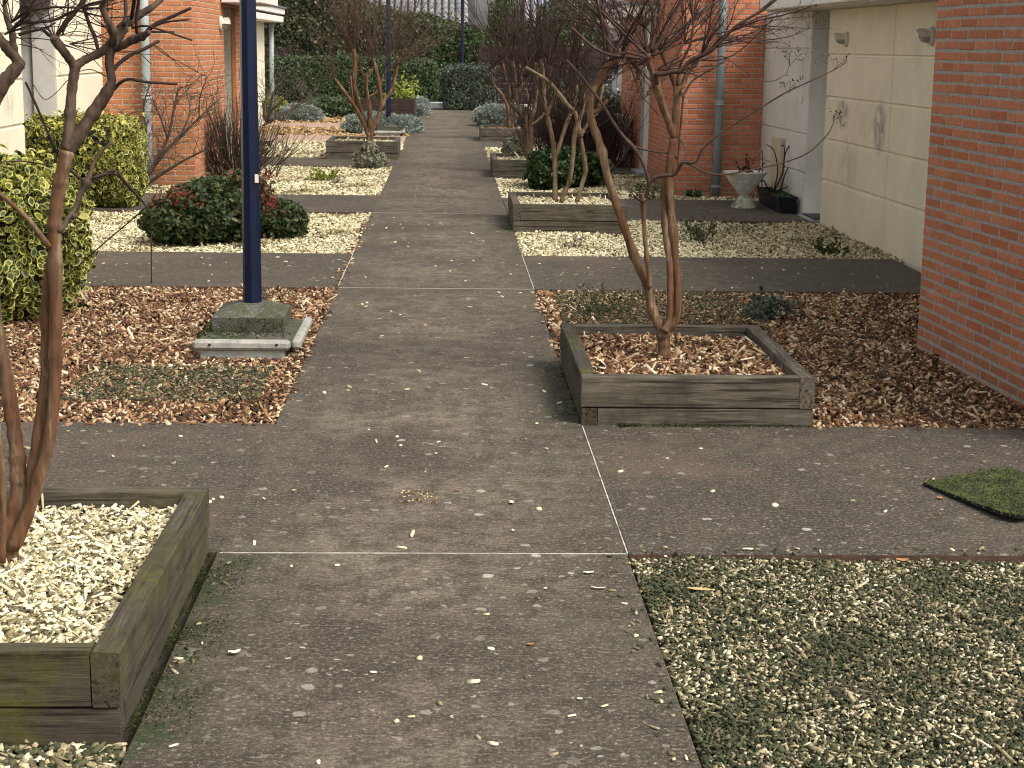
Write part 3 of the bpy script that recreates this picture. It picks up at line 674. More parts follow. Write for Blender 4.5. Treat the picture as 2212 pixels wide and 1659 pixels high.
# ------------------------------------------------------------------ brickwork
def brick_mesh(L, H, D, mat, seed):
    r = np.random.default_rng(seed); e = .0035
    ys = (-D, -.004, 0)
    V = []
    for y, k in ((D, 0), (.004, 0), (0, e)):
        for (a, b) in ((-1, -1), (1, -1), (1, 1), (-1, 1)):
            V.append((a*(L/2-k)+r.normal(0, .0009), y if y else r.normal(0, .0008), b*(H/2-k)+r.normal(0, .0009)))
    F = [(0, 1, 5, 4), (1, 2, 6, 5), (2, 3, 7, 6), (3, 0, 4, 7), (4, 5, 9, 8), (5, 6, 10, 9), (6, 7, 11, 10), (7, 4, 8, 11), (8, 9, 10, 11)]
    me = bpy.data.meshes.new('brick'); me.from_pydata(V, [], F); me.update(); me.materials.append(M[mat]); return me
def brickwall(root, p0, p1, z0, z1, pl, ph, mat, meshes, budget, skip=None, joint=.0125, mortar='mortar', thick=.25, phase=0, rec=.005):
    "brick face from p0 to p1 (outer face on the right-hand side seen walking p0->p1); returns bricks used"
    p0, p1 = Vector((*p0, 0)), Vector((*p1, 0)); d = (p1-p0); Lw = d.length; d.normalize(); nrm = Vector((d.y, -d.x, 0))
    ang = math.atan2(d.y, d.x); rl = root.location
    # mortar body, recessed behind the brick faces
    mb = MB(); a = p0-nrm*rec; b = p1-nrm*rec; c_ = p1-nrm*thick; e = p0-nrm*thick
    if skip is None or not skip.get('hole'):
        segs = [(0, Lw, z0, z1)]
    else:
        h0, h1, hz = skip['hole']; segs = [(0, h0, z0, z1), (h1, Lw, z0, z1), (h0, h1, hz, z1)]
    for (s0, s1, za, zb) in segs:
        A, B = p0+d*s0-nrm*rec, p0+d*s1-nrm*rec; Cc, D = p0+d*s1-nrm*thick, p0+d*s0-nrm*thick
        V = [(*(q.xy-rl.xy), z) for z in (za, zb) for q in (A, B, Cc, D)]
        mb.add(V, [(3, 2, 1, 0), (4, 5, 6, 7), (0, 1, 5, 4), (1, 2, 6, 5), (2, 3, 7, 6), (3, 0, 4, 7)])
    mb.build('wall', mortar, root)
    rows = int((z1-z0)/ph); rest = MB(); used = 0; cand = []
    L = pl-joint; H = ph-joint
    for r_ in range(rows):
        z = z0+ph*(r_+.5); s = -pl*(.5*((r_+phase) % 2))+rng.normal(0, .003)
        while s < Lw-.005:
            a_, b_ = max(s, 0), min(s+L, Lw); s += pl
            if b_-a_ < .03: continue
            if skip and skip.get('hole'):
                h0, h1, hz = skip['hole']
                if z < hz:
                    if a_ >= h0 and b_ <= h1: continue
                    if a_ < h0 < b_: b_ = h0-.003
                    elif a_ < h1 < b_: a_ = h1+.003
                    if b_-a_ < .03: continue
            cand.append((a_, b_, z))
    def score(c):
        q = p0+d*((c[0]+c[1])/2); v = q.copy(); v.z = c[2]-1.6
        vis = 1 if (abs((q.x/q.y*CF+968)-1106) < 1150 and c[2] < 1.6+ .03*q.y+.05) else 0
        return -vis, q.y
    cand.sort(key=score)
    for i, (a_, b_, z) in enumerate(cand):
        q = p0+d*((a_+b_)/2)+nrm*rng.normal(0, .0005); full = abs((b_-a_)-L) < .004
        if i < budget:
            o = bpy.data.objects.new('brick', meshes[random.randrange(len(meshes))]); C.objects.link(o); o.parent = root
            o.location = (q.x-rl.x, q.y-rl.y, z-rl.z+rng.normal(0, .0008)); o.rotation_euler = (rng.normal(0, .006), 0, ang+rng.normal(0, .003)); o.scale = ((b_-a_)/L, 1, 1); used += 1
        else:
            me = meshes[i % len(meshes)]; R3 = Matrix.Rotation(ang, 3, 'Z'); sx = (b_-a_)/L
            V = [R3 @ Vector((v.co.x*sx, v.co.y, v.co.z))+Vector((q.x-rl.x, q.y-rl.y, z)) for v in me.vertices]
            rest.add([tuple(v) for v in V], [tuple(p.vertices) for p in me.polygons])
    if rest.n:
        o = rest.build('brickwork', mat, root); o['kind'] = 'stuff'
    return used

# ---- house A: near right. brick corner and cream panels under a canopy
hA = empty('brick_house', (2.9, 9, 0), 'near house at the right edge with a brick corner and cream panelled recess', 'house', 'terraced houses beside the path')
mA = [brick_mesh(.2225, .0430, .09, 'brick', s) for s in range(6)]
brickwall(hA, (2.60, 9.08), (2.745, 6.6), -.10, 2.35, .239, .0552, 'brick', mA, 300, rec=.0022, joint=.0165)
# return of the corner (faces away down the path)
brickwall(hA, (3.75, 9.14), (2.607, 9.088), -.10, 2.35, .239, .0552, 'brick', mA, 0)
def wl(Y): return 3.55-.0207*(Y-15.9)
def panel(root, y0, y1, z0, z1, mat, x_of=wl, side=-1, gap=.009, th=.03, name='wall_panel'):
    rl = root.location; g_ = gap; a, b = x_of(y0+g_), x_of(y1-g_); e = .009
    V = []
    for dx, k in ((0, e), (e, 0), (th, 0)):
        for (yy, xx, zz) in ((y0+g_+k, a, z0+g_+k), (y1-g_-k, b, z0+g_+k), (y1-g_-k, b, z1-g_-k), (y0+g_+k, a, z1-g_-k)):
            V.append((xx-side*dx-rl.x, yy-rl.y, zz))
    F = []
    for l in (0, 1):
        for j in range(4): F.append((l*4+j, l*4+(j+1) % 4, l*4+4+(j+1) % 4, l*4+4+j))
    F += [(0, 1, 2, 3), (11, 10, 9, 8)]
    return MB().add(V, F).build(name, mat, root)
zr = [-.10, .41, .79, 1.18, 1.565, 1.99]
for (a, b) in ((15.92, 13.72), (13.72, 11.5)):
    for k in range(5): panel(hA, b, a, zr[k], zr[k+1], 'cream')
def backing(root, x_of, y0, y1, z0, z1, mat, d=.016, th=.2, side=-1, name='wall'):
    rl = root.location
    V = [(x_of(y)-side*dx-rl.x, y-rl.y, z) for z in (z0, z1) for (y, dx) in ((y0, d), (y1, d), (y1, d+th), (y0, d+th))]
    return MB().add(V, [(3, 2, 1, 0), (4, 5, 6, 7), (0, 1, 5, 4), (1, 2, 6, 5), (2, 3, 7, 6), (3, 0, 4, 7)]).build(name, mat, root)
backing(hA, wl, 9.1, 15.90, -.12, 2.4, 'creamlight')
def rel(root, a): return (a[0]-root.location.x, a[1]-root.location.y, a[2]-root.location.z)
def part_box(root, name, a, b, mat, bev=0.0, parent=None):
    return MB().box(rel(root, a), rel(root, b), bev).build(name, mat, parent or root)
# bulkhead lamps: oval back plate, ribbed hood over a lens
def wall_lamp(root, p, s, ang, name='wall_lamp'):
    "p wall point, s width, local -Y looks out of the wall"
    rl = root.location; loc = (p[0]-rl.x, p[1]-rl.y, p[2]-rl.z)
    def oval(rx, rz, y0, y1, k=24, f=1.0, pw=3.0):
        V = []
        for (y, ff) in ((y0, 1), (y1, f)):
            for j in range(k):
                t = 2*math.pi*j/k; c_, s_ = math.cos(t), math.sin(t); r = 1/(abs(c_)**pw+abs(s_)**pw)**(1/pw)
                V.append((rx*r*c_*ff, y, rz*r*s_*ff))
        return V, [(j, (j+1) % k, k+(j+1) % k, k+j)[::-1] for j in range(k)]+[tuple(range(k))[::-1][::-1], tuple(range(k, 2*k))[::-1]]
    body = MB().add(*oval(s*.5, s*.42, 0, -.02)).add(*oval(s*.46, s*.39, -.02, -.03, f=.95))
    o = body.build(name, 'lampwhite', root, loc=loc, rotz=ang)
    # lens: half round, lower
    k = 12; V = []
    for i, (r, y) in enumerate(((.36, -.03), (.34, -.06), (.25, -.085), (.1, -.095))):
        for j in range(k+1):
            t = math.pi+math.pi*j/k; V.append((math.cos(t)*s*r, y, math.sin(t)*s*r*.85))
    F = [(i*(k+1)+j, i*(k+1)+j+1, (i+1)*(k+1)+j+1, (i+1)*(k+1)+j) for i in range(3) for j in range(k)]
    MB().add(V, F).build('lens', 'lampgl', o)
    hd = MB(); V = []
    for i, (r, y) in enumerate(((.40, -.028), (.40, -.07), (.33, -.12))):
        for j in range(k+1):
            t = math.pi*j/k; V.append((math.cos(t)*s*r, y, math.sin(t)*s*(r-.02*i)*.8-.004))
    F = [(i*(k+1)+j, (i+1)*(k+1)+j, (i+1)*(k+1)+j+1, i*(k+1)+j+1) for i in range(2) for j in range(k)]
    F += [tuple((2*(k+1)+j) for j in range(k+1)), (0, k, 2*k+1, k+1), (k+1, 2*k+1, 3*k+2, 2*k+2)]
    hd.add(V, F)
    for q in (-.3, -.15, 0, .15, .3): hd.box((q*s-.002, -.112, .30*s*(1-abs(q))), (q*s+.002, -.05, .345*s*(1-abs(q)*.9)))
    hd.build('hood', 'lampwhite', o)
    return o
q = at(1816, 84, 15.25); wall_lamp(hA, (wl(15.25), 15.25, q.z), .155, -math.pi/2)
q = at(1983, 78, 12.8); wall_lamp(hA, (wl(12.72), 12.72, q.z), .165, -math.pi/2)
part_box(hA, 'canopy', (3.2, 9.2, 1.995), (5.0, 17.6, 2.22), 'white', .01)
part_box(hA, 'soffit', (3.26, 9.2, 1.985), (5.0, 17.5, 1.9935), 'soffit')
# doorway reveal and grey panelled return
part_box(hA, 'door_reveal', (3.545, 16.62, -.1), (4.4, 16.75, 1.984), 'grey')
part_box(hA, 'door', (4.3, 15.9, -.05), (4.36, 16.6, 1.984), 'brownwood')
def wl2(Y): return wl(Y)
for k, (a, b) in enumerate(((-.1, .41), (.41, .79), (.79, 1.62), (1.62, 1.984))): panel(hA, 16.62, 18.80, a, b, 'grey', wl2, gap=.004, name='wall_panel')
backing(hA, wl2, 16.76, 18.80, -.1, 1.984, 'grey')
part_box(hA, 'light_switch', (wl(16.9)-.02, 16.86, 1.09), (wl(16.9)+.005, 16.92, 1.17), 'white', .006)
part_box(hA, 'meter_cabinet', (wl(17.8)-.05, 17.55, .1), (wl(17.8)+.01, 18.05, .70), 'beigebox', .008)
# threshold with a dark mat in a grey frame
t_ = empty('door_mat', (3.72, 16.25, 0), 'dark doormat in a grey metal frame at the doorway beside the black trough', 'doormat')
part_box(t_, 'frame', (3.47, 15.98, -.02), (3.95, 16.6, .012), 'alu', .004); part_box(t_, 'mat', (3.52, 16.03, .0125), (3.93, 16.56, .024), 'black', .003)

# ---- house B: right, middle distance
hB = empty('brick_house', (3, 20, 0), 'middle right house with a brick corner, grey downpipe and white door frame', 'house', 'terraced houses beside the path')
mB = [brick_mesh(.188, .0475, .09, 'brick', 20+s) for s in range(6)]
mB2 = [brick_mesh(.228, .0475, .09, 'brick', 30+s) for s in range(4)]
brickwall(hB, (2.57, 18.80), (3.50, 18.80), -.08, 2.6, .198, .0572, 'brick', mB, 205)
brickwall(hB, (2.565, 25.2), (2.565, 18.81), -.08, 2.6, .236, .0572, 'brick', mB2, 95, skip={'hole': (2.62, 3.53, 1.98)})
part_box(hB, 'door_reveal', (2.61, 22.56, -.05), (3.2, 22.66, 1.96), 'white')
part_box(hB, 'door', (2.95, 21.6, -.05), (3.0, 22.55, 1.96), 'white')
part_box(hB, 'doorstep', (2.45, 21.7, -.05), (2.94, 22.5, .03), 'alu', .01)
part_box(hB, 'wall_light', (2.49, 23.1, 1.18), (2.555, 23.18, 1.32), 'lampwhite', .01)
part_box(hB, 'meter_box', (2.46, 23.5, -.05), (2.555, 25.15, .66), 'beigebox', .012)
part_box(hB, 'canopy', (2.13, 20.9, 1.97), (2.555, 23.3, 2.13), 'white', .01); part_box(hB, 'canopy_trim', (2.10, 20.87, 2.1305), (2.555, 23.33, 2.155), 'zinc')
dp = MB().tube([rel(hB, (2.99, 18.70, z)) for z in (-.05, .4, 1, 1.6, 2.6)], .046, 16).build('downpipe', 'zinc', hB, True)
for z in (.10, 1.00, 1.03): MB().tube([rel(hB, (2.99, 18.70, z)), rel(hB, (2.99, 18.70, z+.022))], .056, 16).build('pipe_collar', 'zinc_l', dp)
MB().tube([rel(hB, (2.99, 18.70, 1.055)), rel(hB, (2.99, 18.70, 1.19))], .050, 16).build('pipe_socket', 'zinc', dp)

# ---- house C: left
hC = empty('brick_house', (-3.4, 20, 0), 'left house with orange brick corner, pale panels and a white canopy', 'house', 'terraced houses beside the path')
mC = [brick_mesh(.222, .0505, .09, 'brick_l', 50+s) for s in range(6)]
brickwall(hC, (-3.90, 19.42), (-2.87, 19.42), -.08, 2.6, .233, .061, 'brick_l', mC, 185, mortar='mortar_l')
brickwall(hC, (-2.865, 19.43), (-2.865, 25.2), -.08, 2.6, .233, .061, 'brick_l', mC, 115, skip={'hole': (2.69, 3.93, 2.06)}, mortar='mortar_l')
part_box(hC, 'door_reveal', (-3.6, 23.37, -.05), (-2.925, 23.5, 2.06), 'grey')
part_box(hC, 'door_jamb', (-2.924, 23.3475, -.05), (-2.871, 23.5, 2.05), 'brick_l')
part_box(hC, 'door', (-3.4, 22.2, -.05), (-3.35, 23.36, 2.05), 'brownwood')
part_box(hC, 'canopy', (-2.86, 21.8, 2.09), (-2.34, 23.8, 2.26), 'white', .01)
part_box(hC, 'canopy_trim', (-2.86, 21.77, 2.2605), (-2.31, 23.83, 2.285), 'zinc')
part_box(hC, 'door_bell', (-2.86, 23.62, 1.12), (-2.84, 23.68, 1.27), 'lampwhite', .004)
wall_lamp(hC, (-2.862, 21.75, 1.83), .22, math.pi/2)
dp = MB().tube([rel(hC, (-3.385, 19.34, z)) for z in (-.05, .4, 1, 1.6, 2.6)], .048, 16).build('downpipe', 'zinc_l', hC, True)
for z in (.97, 1.01): MB().tube([rel(hC, (-3.385, 19.34, z)), rel(hC, (-3.385, 19.34, z+.02))], .058, 16).build('pipe_collar', 'white', dp)
xc = lambda Y: -3.88
for (a, b) in ((17.16, 19.41),):
    for k, (z0, z1) in enumerate(((-.1, .43), (.43, .835), (.835, 1.24), (1.24, 1.64), (1.64, 2.5))): panel(hC, a, b, z0, z1, 'creamlight', xc, 1)
for (a, b) in ((13.2, 15.78), (10.6, 13.2)):
    for k, (z0, z1) in enumerate(((-.1, .43), (.43, .835), (.835, 1.24), (1.24, 1.64), (1.64, 2.5))): panel(hC, a, b, z0, z1, 'creamlight', xc, 1)
backing(hC, xc, 10.6, 15.77, -.1, 2.5, 'creamlight', side=1); backing(hC, xc, 17.18, 19.4, -.1, 2.5, 'creamlight', side=1)
part_box(hC, 'door_reveal', (-4.9, 17.2, -.05), (-4.10, 17.3, 2.5), 'grey'); part_box(hC, 'door_reveal', (-4.12, 17.165, -.05), (-3.912, 17.1985, 2.5), 'grey')
part_box(hC, 'door_head', (-4.6, 15.8, 1.90), (-3.92, 17.16, 2.5), 'brownwood')
part_box(hC, 'door', (-4.7, 15.8, -.05), (-4.62, 17.18, 2.4), 'brownwood')
part_box(hC, 'wall_return', (-4.6, 15.6, -.05), (-4.10, 15.79, 2.5), 'greypanel')

# ---- houses beyond
hD = empty('pale_house', (-4, 32, 0), 'farther left house, a pale rendered wall with stacked white ledges and gutter pipe', 'house', 'terraced houses beside the path')
part_box(hD, 'wall', (-5.0, 27.8, -.05), (-3.80, 35.7, 2.6), 'creamlight')
part_box(hD, 'canopy', (-3.80, 29, 2.02), (-3.42, 35.9, 2.14), 'white', .01); part_box(hD, 'ledge', (-3.80, 28.6, 2.18), (-3.40, 36.0, 2.30), 'white', .01)
part_box(hD, 'canopy_trim', (-3.80, 28.8, 2.3005), (-3.37, 36.03, 2.335), 'zinc'); part_box(hD, 'meter_box', (-3.80, 31.4, 0), (-3.72, 33.0, .75), 'beigebox', .01)
MB().tube([rel(hD, (-3.66, 35.75, z)) for z in (-.05, 1, 2.0)], .05, 10).build('downpipe', 'zinc_l', hD, True)
hE = empty('pale_house', (4, 32, 0), 'farther right house, white wall mostly hidden by bare branches', 'house', 'terraced houses beside the path')
part_box(hE, 'wall', (3.42, 28, -.05), (5, 35.6, 2.6), 'white'); part_box(hE, 'canopy', (3.02, 33.2, 1.98), (3.41, 35.6, 2.13), 'white', .01)
w_ = part_box(hE, 'window', (3.36, 34.3, 1.15), (3.415, 35.2, 1.75), 'dark'); part_box(hE, 'pane', (3.345, 34.36, 1.2), (3.3595, 35.14, 1.7), 'glassdark', parent=w_)

# tiled roofs behind the far hedge
def roof(name, x0, x1, y, ze, zr_, wallc, mat, label, depth=3.0):
    root = empty(name, ((x0+x1)/2, y, 0), label, 'house', 'houses behind the far fence')
    part_box(root, 'wall', (x0+.3, y+.3, -.1), (x1-.3, y+depth*2, ze), wallc)
    rx = root.location
    run = depth; n = Vector((0, run, zr_-ze)); L = n.length; n.normalize()
    A, B = Vector((x0, y, ze)), Vector((x1, y, ze)); V = [A, B, B+n*L, A+n*L]
    V = [(v.x-rx.x, v.y-rx.y, v.z-.03) for v in V]+[((x0)-rx.x, depth*2, ze-.03), ((x1)-rx.x, depth*2, ze-.03)]
    MB().add(V, [(0, 1, 2, 3), (3, 2, 5, 4), (0, 3, 4), (1, 5, 2)]).build('roof', 'roofdark', root)
    me_ = None; tw, tl = .24, .36; k = 6; Vt = []
    for yy in (0, tl+.05):
        for j in range(k+1):
            t = math.pi*j/k; Vt.append((math.cos(t)*tw*.42*(1.0 if yy == 0 else .85), yy, math.sin(t)*.07))
    mt = MB().add(Vt, [(j, j+1, k+2+j, k+1+j) for j in range(k)]+[tuple(range(k+1))]).mesh('roof_tile', mat, True)
    cnt = 0; pitch = math.atan2(n.z, n.y)
    for r_ in range(int(L/tl)):
        for c_ in range(int((x1-x0)/tw)):
            if cnt >= 300: break
            o = bpy.data.objects.new('roof_tile', mt); C.objects.link(o); o.parent = root
            q = A+n*(r_*tl); o.location = (x0+tw*(c_+.5)-rx.x, q.y-rx.y, q.z-.005+rng.normal(0, .004)); o.rotation_euler = (pitch-.03, 0, rng.normal(0, .02)); cnt += 1
    return root
roof('tiled_house', -4.8, .95, 60, 2.35, 3.75, 'white', 'tile_a', 'house with a pale ridged tile roof rising behind the tall hedge', 2.6)
roof('tiled_house', 2.5, 5.6, 56, 2.0, 3.6, 'white', 'tile_b', 'house with a mauve grey tile roof behind the wooden fence', 2.6)

# ------------------------------------------------------------------ fences at the end
def slat_fence(x0, x1, y, z0, z1, n, label, posts):
    root = empty('wooden_fence', ((x0+x1)/2, y, 0), label, 'fence', 'brown board fences at the end of the path')
    h = (z1-z0)/n
    for (a, b) in zip(posts[:-1], posts[1:]):
        L = b-a-.1; me = MB().box((-L/2, -.012, -h*.43), (L/2, .012, h*.43), .003).mesh('slat', 'brownwood')
        for k in range(n):
            o = link('slat', me, root, ((a+b)/2-root.location.x, rng.normal(0, .003), z0+h*(k+.5)))
    for p in posts: MB().box((p-.045-root.location.x, -.045, z0-.1), (p+.045-root.location.x, .045, z1+.04), .006).build('post', 'brownwood', root)
    return root
slat_fence(.9, 5.4, 47.6, .0, 1.62, 11, 'brown board fence with horizontal slats behind the blue railing', [.9, 2.4, 3.9, 5.4])
slat_fence(-6.2, -4.5, 49.2, .0, 1.5, 11, 'short brown board fence glimpsed beside the pale house', [-6.2, -4.5])
rail = empty('metal_railing', (2.5, 44.6, 0), 'navy blue railing with thin wires on a low white wall at the end', 'railing')
part_box(rail, 'low_wall', (1.15, 44.5, -.05), (4.8, 44.7, .12), 'white', .01)
for px, w_ in ((1066, .10), (1166, .13), (1250, .10), (1330, .10)):
    X = gx(px, 44.6); part_box(rail, 'post', (X-w_/2, 44.5, .121), (X+w_/2, 44.62, .92 if w_ < .12 else 1.12), 'bluepost', .008)
part_box(rail, 'top_rail', (1.2, 44.535, .84), (4.6, 44.585, .885), 'bluepost'); part_box(rail, 'top_rail', (1.2, 44.54, .74), (4.6, 44.58, .765), 'bluepost')
X = 1.3
me = MB().box((-.006, -.006, .125), (.006, .006, .739)).mesh('bar', 'bluepost')
while X < 4.5:
    link('bar', me, rail, (X-2.5, -.04, 0)); X += .085
me = MB().box((-1.6, -.004, -.004), (1.6, .004, .004)).mesh('wire', 'bluepost')
for z in (.25, .38, .5, .62): link('wire', me, rail, (.4, -.05, z))

# white low trough at the end and the brown board planter
part_box(empty('low_trough', (-.55, 45, 0), 'low white trough lying in front of the far hedge', 'planter'), 'body', (-.82, 44.7, -.02), (-.12, 45.3, .13), 'white', .015)
bb = empty('board_planter', (-1.3, 37.6, 0), 'dark brown board planter box left of the path far away', 'planter')
for k in range(4): part_box(bb, 'board', (-1.86, 36.6, -.03+.125*k), (-.74, 36.64, .090+.125*k), 'brownwood', .003)
for k in range(4): part_box(bb, 'board', (-.76, 36.65, -.03+.125*k), (-.72, 38.6, .090+.125*k), 'brownwood', .003)
part_box(bb, 'soil', (-1.84, 36.66, -.03), (-.77, 38.5, .32), 'earth')

# ------------------------------------------------------------------ lamp posts
def lamp_post(x, y, label, zbase=.16, r0=.052, r1=.030, H=4.6, base=True, k=12, full=True):
    root = empty('lamp_post', (x, y, 0), label, 'lamp post', 'navy blue lamp posts')
    zs = np.linspace(zbase-.02, H, 7)
    m_ = MB().tube([(0, 0, z) for z in zs], [r0+(r1-r0)*(z/H) for z in zs], 8); m_.build('pole', 'bluepost', root)
    # raised seam, lantern head above the frame
    MB().box((-.0025, -r0-.001, zbase), (.0025, -r0+.012, 1.2)).build('seam', 'bluepost', root)
    MB().lathe([(.03, H), (.16, H+.05), (.20, H+.12), (.17, H+.34), (.06, H+.40)], 16).build('lantern', 'lampwhite', root, True)
    root.location.z = .02 if base else 0
    if base:
        ya, yb = -.60, .20; xa, xb = -.245, .26
        # square skirting slab: lower block, rounded front rim, right rim
        MB().box((xa+.035, ya+.03, -.12), (xb-.035, yb, .02), .006).build('lower_block', 'blockpale', root)
        MB().box((xa, ya, .0205), (xb-.002, ya+.06, .072), .014).build('rim', 'blockpale', root)
        MB().box((xb, ya+.04, .0205), (xb+.05, yb+.02, .072), .014).build('rim', 'blockpale', root)
        MB().box((xa+.02, ya+.0605, .0205), (xb-.003, yb, .058), .004).build('bed_slab', 'blockdark', root)
        b = MB(); X0, X1, Y0, Y1 = -.19, .19, -.25, .22
        V = [(X0, Y0, .0585), (X1, Y0, .0585), (X1, Y1, .0585), (X0, Y1, .0585), (X0, Y0, .134), (X1, Y0, .134), (X1, Y1, .134), (X0, Y1, .134),
             (-.075, -.075, .185), (.075, -.075, .185), (.075, .075, .185), (-.075, .075, .185)]
        b.add(V, [(3, 2, 1, 0), (0, 1, 5, 4), (1, 2, 6, 5), (2, 3, 7, 6), (3, 0, 4, 7), (4, 5, 9, 8), (5, 6, 10, 9), (6, 7, 11, 10), (7, 4, 8, 11), (8, 9, 10, 11)])
        b.build('block', 'blockdark', root)
    return root
p_ = at(545.5, 655, 9.2)
lp = lamp_post(p_.x, 9.2, 'nearest navy blue lamp post on a mossy concrete block left of the path')
for (dx, dz) in ((-.155, .05), (.19, .052)): MB().lathe([(.008, 0), (.006, .004)], 8).build('bolt_hole', 'dark', lp, loc=(dx, -.603, dz)).rotation_euler = (R(90), 0, 0)
st = MB().box((.028, -.046, .84), (.048, -.041, .885)).build('sticker', 'white', lp)
P, N = lump_points(1500, [(-.02, -.33, .055, .24, .12, .012, 4), (-.2, -.1, .055, .06, .3, .012, 4), (0, -.26, .085, .2, .02, .05, 4)], .6)
link('moss', leaf_mesh('moss', P, np.tile([0, -.3, 1.], (len(P), 1)), .009, 'moss', rng.random(len(P))**2.2, .45, 1.2, shape='dia'), lp)['kind'] = 'stuff'
lamp_post(at(838.5, 265, 31.0).x, 31.0, 'second navy blue lamp post rising out of the silver bush', zbase=.15, r0=.05, r1=.034)
lamp_post(at(998, 145, 46.2).x, 46.2, 'thin navy blue lamp post behind the clipped cube hedge', zbase=0, r0=.05, r1=.04, base=False)

# ------------------------------------------------------------------ trees
def smooth_path(pts, sub=5):
    P = np.array([(*p[0], p[1]) for p in pts], float)
    if len(P) < 3:
        t = np.linspace(0, 1, 4)[:, None]; return P[0]*(1-t)+P[-1]*t
    Q = np.vstack([2*P[0]-P[1], P, 2*P[-1]-P[-2]]); out = []
    for i in range(1, len(Q)-2):
        for t in np.linspace(0, 1, sub, endpoint=False):
            a, b, c_, d = Q[i-1], Q[i], Q[i+1], Q[i+2]
            out.append(.5*((2*b)+(-a+c_)*t+(2*a-5*b+4*c_-d)*t*t+(-a+3*b-3*c_+d)*t**3))
    out.append(P[-1]); out = np.array(out); out[:, 3] = np.maximum(out[:, 3], .0007); return out
class Tree:
    def __init__(s, name, base, Y, label, cat='tree', group=None, trunk='bark', crown='twig'):
        s.loc = Vector((at(base[0], base[1], Y).x, Y, 0)); s.root = empty(name, s.loc, label, cat, group)
        s.Y = Y; s.tk = MB(); s.cr = MB(); s.dk = MB(); s.pods = []; s.m1, s.m2 = trunk, crown; s.tips = []
    def chain(s, pts, thick=True, k=8, dy=0.0, dy2=None, seed_wob=.05, sub=5, dark=False):
        "pts: (px, py, radius_px) with depth offset going from dy to dy2"
        n = len(pts); dy2 = dy if dy2 is None else dy2; L = []
        for i, p in enumerate(pts):
            Y = s.Y+dy+(dy2-dy)*i/max(1, n-1); q = at(p[0], p[1], Y)-s.loc; L.append(((q.x, q.y, q.z), p[2]*Y/CF))
        S = smooth_path(L, sub)
        rad = S[:, 3]*(1+seed_wob*np.sin(np.arange(len(S))*1.7+pts[0][0])+rng.normal(0, seed_wob*.5, len(S)))
        if thick:
            for i in range(2, len(S)-2):
                if rng.random() < .07: rad[i-1] *= 1.10; rad[i] *= 1.28; rad[i+1] *= 1.08
            k = 16 if k >= 10 else 10
        (s.dk if dark else s.tk if thick else s.cr).tube(S[:, :3], rad, k, flute=.06 if thick else 0)
        return S
    def twig(s, p, d, L, r, wob=.12, up=.1, k=4, sub=2, n=6, spread=.6, pod=0.0):
        p = np.array(p, float); d = np.array(d, float); d /= np.linalg.norm(d)+1e-9; pts = [p.copy()]; seg = L/n
        for i in range(n):
            d = d+rng.normal(0, wob, 3)+np.array([0, 0, up]); d /= np.linalg.norm(d); p = p+d*seg; pts.append(p.copy())
            if sub and i >= 1 and rng.random() < .8:
                e = d+rng.normal(0, spread, 3); s.twig(p, e, L*(n-i)/n*rng.uniform(.4, .75), r*(1-.75*(i+1)/n)*.75+.0002, wob, up*.7, 3, sub-1, 4, spread, pod)
        s.cr.tube(pts, np.linspace(r, r*.35, n+1), k, caps=False)
        if pod and rng.random() < pod: s.pods.append(pts[-1])
    def fan(s, p, n, L, r, dirv=(0, 0, 1), spread=.6, up=.1, sub=1, wob=.08, pod=0.0):
        for _ in range(n):
            d = np.array(dirv)+rng.normal(0, spread, 3)*np.array([1, .8, .6]); s.twig(p, d, L*rng.uniform(.55, 1.15), r*rng.uniform(.6, 1.2), wob, up, 4, sub, 7, .5, pod)
    def done(s):
        if s.tk.n: s.tk.build('trunk', s.m1, s.root, True)
        if s.dk.n: s.dk.build('limbs', 'bark_shaded', s.root, True)
        if s.cr.n: s.cr.build('crown', s.m2, s.root, True)
        if s.pods:
            P = np.repeat(np.array(s.pods), 2, 0)+rng.normal(0, .012, (len(s.pods)*2, 3))
            mb = MB()
            for p in P:
                r = rng.uniform(.0025, .0048); mb.add([(p[0], p[1], p[2]+r), (p[0]+r, p[1], p[2]), (p[0], p[1]+r, p[2]), (p[0]-r, p[1], p[2]), (p[0], p[1]-r, p[2]), (p[0], p[1], p[2]-r)],
                    [(0, 1, 2), (0, 2, 3), (0, 3, 4), (0, 4, 1), (5, 2, 1), (5, 3, 2), (5, 4, 3), (5, 1, 4)])
            mb.build('seed_pods', 'pod', s.root)['kind'] = 'stuff'
        return s.root
TG = 'bare crepe myrtles in the timber planters'
# --- foreground left tree
t = Tree('crepe_myrtle', (15, 1205), 4.62, 'foreground bare crepe myrtle with copper trunks at the left edge', group=TG)
t.chain([(10, 1222, 27), (18, 1180, 25), (28, 1130, 23), (38, 1080, 20), (41, 1036, 17.5), (37, 980, 16), (30, 924, 16), (22, 867, 17), (14, 815, 15), (3, 755, 15), (-12, 680, 14), (-32, 560, 14)], k=12, dy=0, dy2=.10)
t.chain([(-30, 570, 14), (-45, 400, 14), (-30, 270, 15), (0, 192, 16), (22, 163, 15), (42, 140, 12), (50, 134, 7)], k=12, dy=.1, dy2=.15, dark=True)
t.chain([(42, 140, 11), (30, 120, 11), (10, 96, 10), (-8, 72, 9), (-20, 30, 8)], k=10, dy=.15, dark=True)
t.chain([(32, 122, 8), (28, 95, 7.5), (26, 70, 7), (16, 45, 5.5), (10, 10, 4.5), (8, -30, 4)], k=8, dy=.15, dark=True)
t.chain([(32, 1172, 15), (52, 1105, 14), (69, 1050, 13), (82, 942, 12.5), (98, 830, 12.5), (101, 717, 12), (104, 620, 11.5), (112, 560, 11)], k=12, dy=.02)
